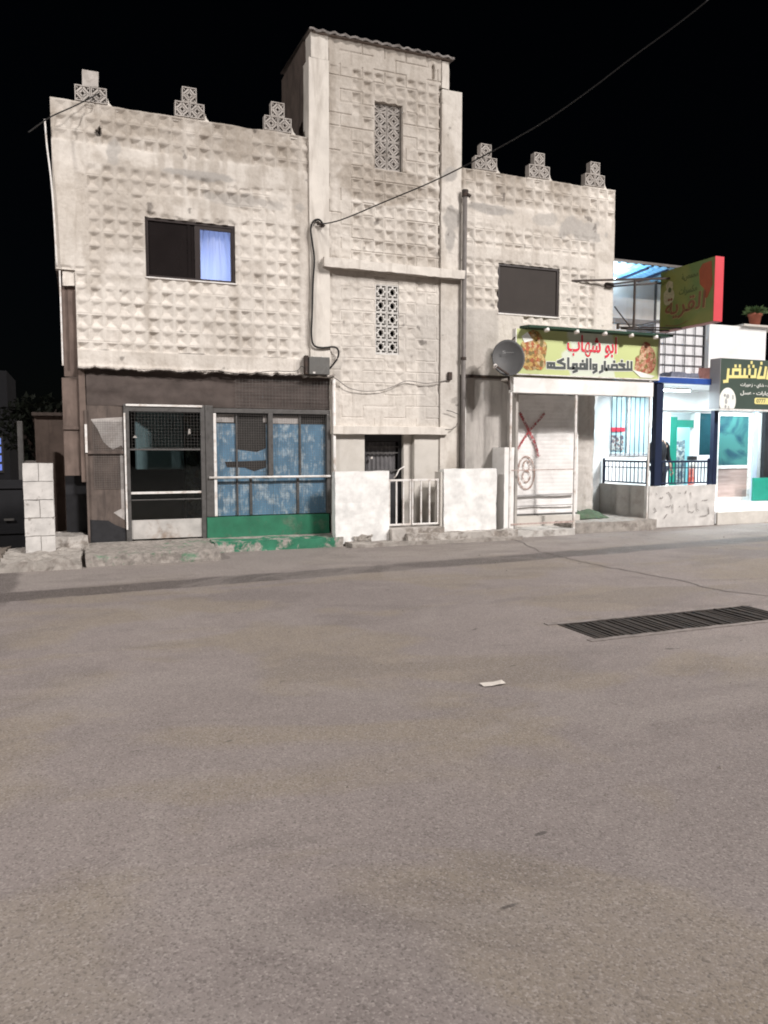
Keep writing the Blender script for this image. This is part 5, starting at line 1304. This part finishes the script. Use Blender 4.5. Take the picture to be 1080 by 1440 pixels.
# ================================================================== ROOFTOP THINGS
ty = 1.0
tx0, tx1 = PXx(925,ty), P(990,490,ty).x; tz0 = RZ+.125; tz1 = P(985,456,ty).z
tank = thing('water_tank', ((tx0+tx1)/2,ty+.5,tz0), 'white plastic water tank in a wire cage on the shop roof', 'water tank')
box_part('bottle', tank, mat('milky_plastic', (.70,.70,.72), .4, .08, 3, dirt=(.38,.38,.41), dirt_amt=.6, streak=True, bmp=.05), tx0-.16, tx1-.004, ty+.025, ty+.97, tz0+.12, tz1-.03, bev=.03)
def cage(b):
    for k in range(6):
        z = tz0+.14+(tz1-tz0-.16)*k/5; b.bar((tx0-.17,ty,z),(tx1,ty,z),.015); b.bar((tx1,ty,z),(tx1,ty+1.0,z),.015); b.bar((tx0-.17,ty,z),(tx0-.17,ty+1,z),.015)
    for k in range(6):
        x = tx0-.17+(tx1-tx0+.17)*k/5; b.bar((x,ty-.015,tz0+.1),(x,ty-.015,tz1),.017)
        b.bar((tx1+.012,ty+k/5,tz0+.1),(tx1+.012,ty+k/5,tz1),.017)
    b.bar((tx0-.2,ty-.02,tz1+.012),(tx1+.06,ty-.02,tz1+.012),.035,.017)
part('cage', tank, mat('galvanised_wire', (.16,.16,.17), .45, .1, 10, metal=.5, bmp=0), cage)
part('pallet', tank, M_blue, lambda b: (b.box(tx0-.18,tx1+.02,ty-.02,ty+1.0,tz0+.06,tz0+.11), b.box(tx0-.16,tx0,ty,ty+1,tz0,tz0+.058), b.box(tx1-.15,tx1,ty,ty+1,tz0,tz0+.058)))
q = P(985,545,.9)
part('plastic_sack', None, mat('pinkish_sack', (.50,.25,.22), .7, .2, 8, bmp=.2), lambda b: b.rough(PXx(988,.7),PXx(1003,.7),.55,.9,RZ+.125,P(990,517,.7).z,.06,.03,141,6), label='reddish sack on the shop roof beside the water tank', cat='sack')
part('dark_sack', None, mat('grey_blue_sack', (.14,.15,.20), .7, .3, 8, bmp=.3), lambda b: b.rough(PXx(935,.6),PXx(972,.6),.45,.8,RZ+.125,RZ+.26,.05,.05,143,6), label='grey blue bundle lying on the shop roof in front of the water tank', cat='bundle')
# rooftop shelter
ry = 2.6
rs = thing('roof_shelter', (12.6,ry,RZ+.12), 'rooftop shelter of pale panels under a lit blue sheet roof', 'shelter')
rx0, rx1 = PXx(850,ry), PXx(945,ry); rzt = P(890,390,ry).z
part('wall_panel', rs, mat('pale_fabric_panel', (.50,.47,.44), .85, .08, 2, dirt=(.36,.33,.30), dirt_amt=.5, streak=True, bmp=.1), lambda b: b.box(rx0,rx1,ry,ry+.05,RZ+.12,rzt))
part('wall_panel', rs, M_wp, lambda b: b.box(PXx(917,ry),rx1,ry-.012,ry-.002,P(917,454,ry).z,P(917,394,ry).z))
part('stud', rs, M_greyframe, lambda b: b.box(PXx(914,ry),PXx(916.5,ry),ry-.03,ry-.002,RZ+.12,rzt))
part('bottom_rail', rs, M_pipe, lambda b: b.box(rx0,rx1,ry-.04,ry-.003,P(890,456,ry).z,P(890,449,ry).z))
ryf = 1.55
za_, zb2 = P(866,368,ryf).z, rzt
def bsheet(b):
    n = 70; x0, x1 = P(850,368,ryf).x, P(935,384,ryf).x+1.6; vs = []
    for k in range(n+1):
        x = x0+(x1-x0)*k/n; dz = .02*math.sin(k*1.3)
        vs += [(x,ryf,za_+dz),(x,ry+.9,zb2+dz-.1),(x,ryf,za_+dz+.004),(x,ry+.9,zb2+dz-.096)]
    fs = []
    for k in range(n): a = 4*k; c = a+4; fs += [(a,a+1,c+1,c),(a+2,c+2,c+3,a+3)]
    b.add(vs, fs)
M_bs, bsn, bsb = nodes('blue_translucent_sheet')
bsv = coord(bsn, (.6,6,1)); bsb.inputs['Roughness'].default_value = .4
bsn.links.new(mixc(bsn, ramp(bsn, noise(bsn, bsv, 2.2, 4, .6), .35, .65), (.10,.32,.62), (.30,.58,.80)), bsb.inputs['Base Color'])
part('roof_sheet', rs, M_bs, bsheet)
part('roof_edge', rs, M_pipe, lambda b: b.bar((P(850,368,ryf).x,ryf-.02,za_+.03),(P(935,384,ryf).x+1.6,ryf-.02,za_+.03),.05))
part('rafter', rs, M_navy, lambda b: [b.bar((x,ryf+.05,za_-.05),(x,ry+.85,zb2-.13),.045) for x in (PXx(888,2),PXx(915,2),PXx(945,2))])
tl2 = thing('tube_light', (11.9,2.2,rzt-.35), 'lit tube light under the blue rooftop sheet', 'tube light', 'lit tube lights of the shop')
part('tube', tl2, M_tube, lambda b: b.tube([(11.2,1.75,rzt-.30),(11.2,2.45,rzt-.30)], .014, 8))
area('tube_glow', (11.3,2.1,rzt-.42), (.3,0,1), .6, .1, 26, (.75,.92,1), tl2)
# pot plant
pt = P(1061,463,1.72); pt.z = P(992,455,1.7).z+.052
pn = thing('potted_plant', tuple(pt), 'leafy plant in a terracotta pot on the roof parapet', 'potted plant')
part('pot', pn, mat('terracotta', (.42,.14,.09), .8, .15, 6, bmp=.1), lambda b: b.lathe([(0,0),(.11,0),(.15,.22),(.165,.22),(.165,.28),(.145,.28),(.14,.25),(0,.25)], pt, (0,0,1), 20), smooth=True)
def leaves(b):
    for k in range(230):
        t = random.uniform(0,2*PI); el = random.uniform(.1,1.3); L = random.uniform(.14,.30)
        d_ = Vector((math.cos(t)*math.cos(el), math.sin(t)*math.cos(el), math.sin(el)*.8))
        base = pt+Vector((random.uniform(-.07,.07),random.uniform(-.07,.07),.26))+d_*random.uniform(0,.10)
        e_ = base+d_*L; s_ = d_.cross(Vector((random.random(),random.random(),random.random()))).normalized()*.024
        m_ = base.lerp(e_,.55); b.add([base, m_+s_, e_-Vector((0,0,.03)), m_-s_], [(0,1,2,3)])
part('foliage', pn, mat('pot_leaves', (.06,.10,.035), .6, .35, 14, bmp=0), leaves)
# sack heap on the platform beside the shutter
def heap(b):
    n = 22; m_ = 12; vs = []
    for i in range(n+1):
        for j in range(m_+1):
            u, v = i/n, j/m_
            e = math.sin(u*PI)**.6*math.sin(v*PI)**.6
            vs.append((9.05+.95*u, .18+.55*v, .215+.16*e*(.5+float(fbm(u*5,v*5,151)))))
    b.add(vs, [(i*(m_+1)+j,(i+1)*(m_+1)+j,(i+1)*(m_+1)+j+1,i*(m_+1)+j+1) for i in range(n) for j in range(m_)])
part('green_sack', None, mat('green_cloth', (.055,.085,.05), .9, .35, 9, dirt=(.12,.12,.09), dirt_amt=.5, bmp=.3), heap, smooth=True, label='crumpled dark green sacking on the platform beside the roller shutter', cat='sacking')

# ================================================================== PERSON behind the porch post
def skin(name, pts, edges, rad, m, parent, root=0, sub=2):
    o0 = worg(parent)
    me = bpy.data.meshes.new(name); me.from_pydata([tuple(Vector(p)-o0) for p in pts], edges, []); me.update()
    o = bpy.data.objects.new(name, me); COL.objects.link(o); o.parent = parent; ORG[o] = o0
    md = o.modifiers.new('s', 'SKIN'); sv = me.skin_vertices[0].data
    for k, r in enumerate(rad): sv[k].radius = (r, r) if not isinstance(r, tuple) else r
    sv[root].use_root = True
    sb = o.modifiers.new('u', 'SUBSURF'); sb.levels = sub; sb.render_levels = sub
    me.materials.append(m); md.use_smooth_shade = True
    return o
pY = .95; pb_ = P(927,640,pY); bx = pb_.x; bz = .30
pe = thing('person', (bx,pY,bz), 'person in dark jacket and trousers standing half hidden behind the blue porch post', 'person')
V = lambda x, y, z: (bx+x, pY+y, bz+z)
M_skin = mat('skin', (.42,.26,.19), .55, .05, 8, bmp=0); M_jac = mat('dark_jacket', (.012,.012,.016), .85, .2, 8, bmp=.15, bsc=40); M_tr = mat('dark_trousers', (.014,.015,.022), .9, .2, 8, bmp=.15, bsc=40)
jp = [V(0,0,.98),V(0,0,1.15),V(0,-.01,1.35),V(0,0,1.47),V(.10,0,1.46),V(.19,0,1.42),V(.255,.03,1.16),V(.28,-.03,.99),V(-.10,0,1.46),V(-.19,0,1.43),V(-.225,.02,1.14),V(-.225,-.05,.98),V(0,0,.88)]
# one continuous body: trunk, neck, head, arms, legs
bd = [V(0,0,.95),V(0,0,1.2),V(0,0,1.42),V(-.03,-.01,1.52),V(-.08,-.02,1.60),V(-.09,-.035,1.68),V(-.09,-.02,1.76),
      V(.17,0,1.42),V(.25,.03,1.16),V(.285,-.05,.90),V(.29,-.08,.81),V(-.17,0,1.42),V(-.215,.02,1.14),V(-.215,-.07,.88),V(-.21,-.10,.80),
      V(.10,0,.88),V(.11,0,.50),V(.11,.02,.09),V(.12,-.13,.035),V(-.10,0,.88),V(-.11,.02,.50),V(-.12,.04,.09),V(-.13,-.11,.035)]
be = [(0,1),(1,2),(2,3),(3,4),(4,5),(5,6),(2,7),(7,8),(8,9),(9,10),(2,11),(11,12),(12,13),(13,14),(0,15),(15,16),(16,17),(17,18),(0,19),(19,20),(20,21),(21,22)]
brd = [.13,.12,.12,.052,.07,.09,.07,.055,.042,.030,.033,.055,.042,.030,.033,.08,.055,.04,.04,.08,.055,.04,.04]
body = skin('body', bd, be, brd, M_skin, pe)
skin('jacket', jp, [(0,1),(1,2),(2,3),(2,4),(4,5),(5,6),(6,7),(2,8),(8,9),(9,10),(10,11),(0,12)], [(.165,.13),(.16,.13),(.17,.135),(.075,.075),.085,.078,.062,.05,.09,.08,.065,.05,(.175,.13)], M_jac, body)
skin('trousers', [V(0,0,.93),V(.10,0,.84),V(.11,0,.50),V(.11,.02,.08),V(-.10,0,.84),V(-.11,.02,.50),V(-.12,.04,.08)], [(0,1),(1,2),(2,3),(0,4),(4,5),(5,6)], [.14,.10,.075,.06,.10,.075,.06], M_tr, body)
def hand(sx):
    h = V(.29,-.08,.81) if sx > 0 else V(-.21,-.10,.80)
    for k in range(4):
        a = Vector(h)+Vector((sx*(-.012), -.026+.017*k, -.03)); L = (.068,.078,.074,.058)[k]
        skin('finger', [a, a+Vector((0,-.006,-L*.5)), a+Vector((-sx*.014,-.010,-L))], [(0,1),(1,2)], [.009,.0085,.007], M_skin, body, sub=1)
    a = Vector(h)+Vector((-sx*.005,-.032,.0)); skin('thumb', [a, a+Vector((-sx*.012,-.022,-.03)), a+Vector((-sx*.014,-.024,-.06))], [(0,1),(1,2)], [.011,.010,.008], M_skin, body, sub=1)
hand(1); hand(-1)
hp = [V(-.09,.01,1.70),V(-.09,.03,1.78),V(-.09,-.02,1.82),V(-.09,.06,1.70)]
skin('hair', hp, [(0,1),(1,2),(0,3)], [.075,.082,.06,.05], mat('black_hair', (.012,.010,.010), .6, .2, 30, bmp=.2), body, sub=2)
fo = lambda b: (b.prism([(-.012,0),(.012,0),(0,.05)], V(-.09,-.128,1.655), (1,0,0), (0,0,1), .02), b.box(bx-.112,bx-.068,pY-.125,pY-.10,bz+1.622,bz+1.630), b.lathe([(0,0),(.011,.002),(0,.006)], V(-.123,-.112,1.70), (0,-1,0), 8), b.lathe([(0,0),(.011,.002),(0,.006)], V(-.057,-.112,1.70), (0,-1,0), 8), b.box(bx-.19,bx-.172,pY-.03,pY+.01,bz+1.655,bz+1.71), b.box(bx-.008,bx+.01,pY-.03,pY+.01,bz+1.655,bz+1.71))
part('face', body, M_skin, fo, bev=.004)

# ================================================================== FAR LEFT
lb = thing('outbuilding', (-.8,3.0,0), 'low grey brown outbuilding behind the block pillar', 'outbuilding')
o0_, o1_ = PXx(50,2.2), PXx(80,2.2)
part('wall', lb, M_brownlt, lambda b: b.box(o0_,o1_+.15,2.2,4.5,0,P(60,585,2.2).z), bev=.01)
part('roof', lb, M_brown, lambda b: b.box(o0_-.04,o1_+.18,2.1,4.6,P(60,585,2.2).z+.002,P(60,585,2.2).z+.06), bev=.005)
gp_ = MB()
ga0, ga1 = PXx(-40,.6), PXx(33,.6)
dg = thing('sheet_gate', ((ga0+ga1)/2,.6,0), 'black sheet metal gate left of the whitewashed block pillar', 'gate')
part('sheet', dg, M_pitch, lambda b: b.box(ga0,ga1,.6,.63,.05,P(10,675,.6).z), bev=.005)
# rail
part('rail', dg, M_pitch, lambda b: b.box(ga0,ga1,.57,.598,.3,.35))
part('rail', dg, M_pitch, lambda b: b.box(ga0,ga1,.57,.598,1.0,1.05))
part('latch', dg, M_greyframe, lambda b: b.box(P(6,731,.6).x,P(20,731,.6).x,.55,.569,P(6,732,.6).z,P(6,729,.6).z))
box_part('post', None, M_greyframe, PXx(25,1.4), PXx(33,1.4), 1.4, 1.52, 0, P(28,592,1.4).z, label='thin grey post in the dark left of the house', cat='post', bev=.01)
fb = thing('distant_house', (-8,16,0), 'distant dark house with one blue lit window at the left edge', 'house')
part('wall', fb, M_pitch, lambda b: (b.box(P(-60,600,16).x,P(12,600,16).x,16,20,0,4.2)))
wx0, wx1 = P(-8,640,15.98).x, P(2.6,640,15.98).x; wz0_, wz1_ = P(0,663,15.98).z, P(0,614,15.98).z
fw = part('window', fb, M_void, lambda b: b.box(wx0-.05,wx1+.05,15.95,15.99,wz0_-.05,wz1_+.05))
M_lit = emis('blue_lit_pane', (.20,.32,1.0), .035)
part('pane', fw, M_lit, lambda b: [b.box(wx0+(wx1-wx0)*(i*.5+.02),wx0+(wx1-wx0)*(i*.5+.47),15.93,15.945,wz0_+(wz1_-wz0_)*(j/4+.03),wz0_+(wz1_-wz0_)*(j/4+.21)) for i in range(2) for j in range(4)])
def treeb(name, x, y, h, r, label):
    t = thing(name, (x,y,0), label, 'tree')
    def tr(b):
        b.tube([(x,y,0),(x+.05,y,h*.35),(x-.05,y,h*.6)], [.16,.12,.07], 8)
        for k in range(7):
            a = k*.9; b.tube([(x,y,h*(.35+.03*k)),(x+r*.6*math.cos(a),y+r*.6*math.sin(a),h*(.55+.05*k))], [.06,.02], 6)
    part('trunk', t, M_rust, tr, smooth=True)
    def cr(b):
        for k in range(1800):
            c = Vector((random.gauss(0,1),random.gauss(0,1),random.gauss(0,1))).normalized()*r*random.random()**.4
            cl = math.sin(c.x*3+1)*math.sin(c.y*3)*math.sin(c.z*3+2)
            if cl < -.15: continue
            p = Vector((x,y,h*.72))+Vector((c.x,c.y,c.z*.8)); s_ = random.uniform(.04,.10)
            d_ = Vector((random.gauss(0,1),random.gauss(0,1),random.gauss(0,1))).normalized(); e_ = d_.cross(Vector((.3,.5,.8))).normalized()
            b.add([p-d_*s_, p+e_*s_*.5, p+d_*s_, p-e_*s_*.5], [(0,1,2,3)])
    part('crown', t, mat('dark_leaves', (.010,.014,.008), .7, .4, 3, bmp=0), cr)
treeb('tree', PXx(58,6), 6, 2.9, .9, 'dark bushy tree behind the outbuilding at the left')

bpy.context.view_layer.update()
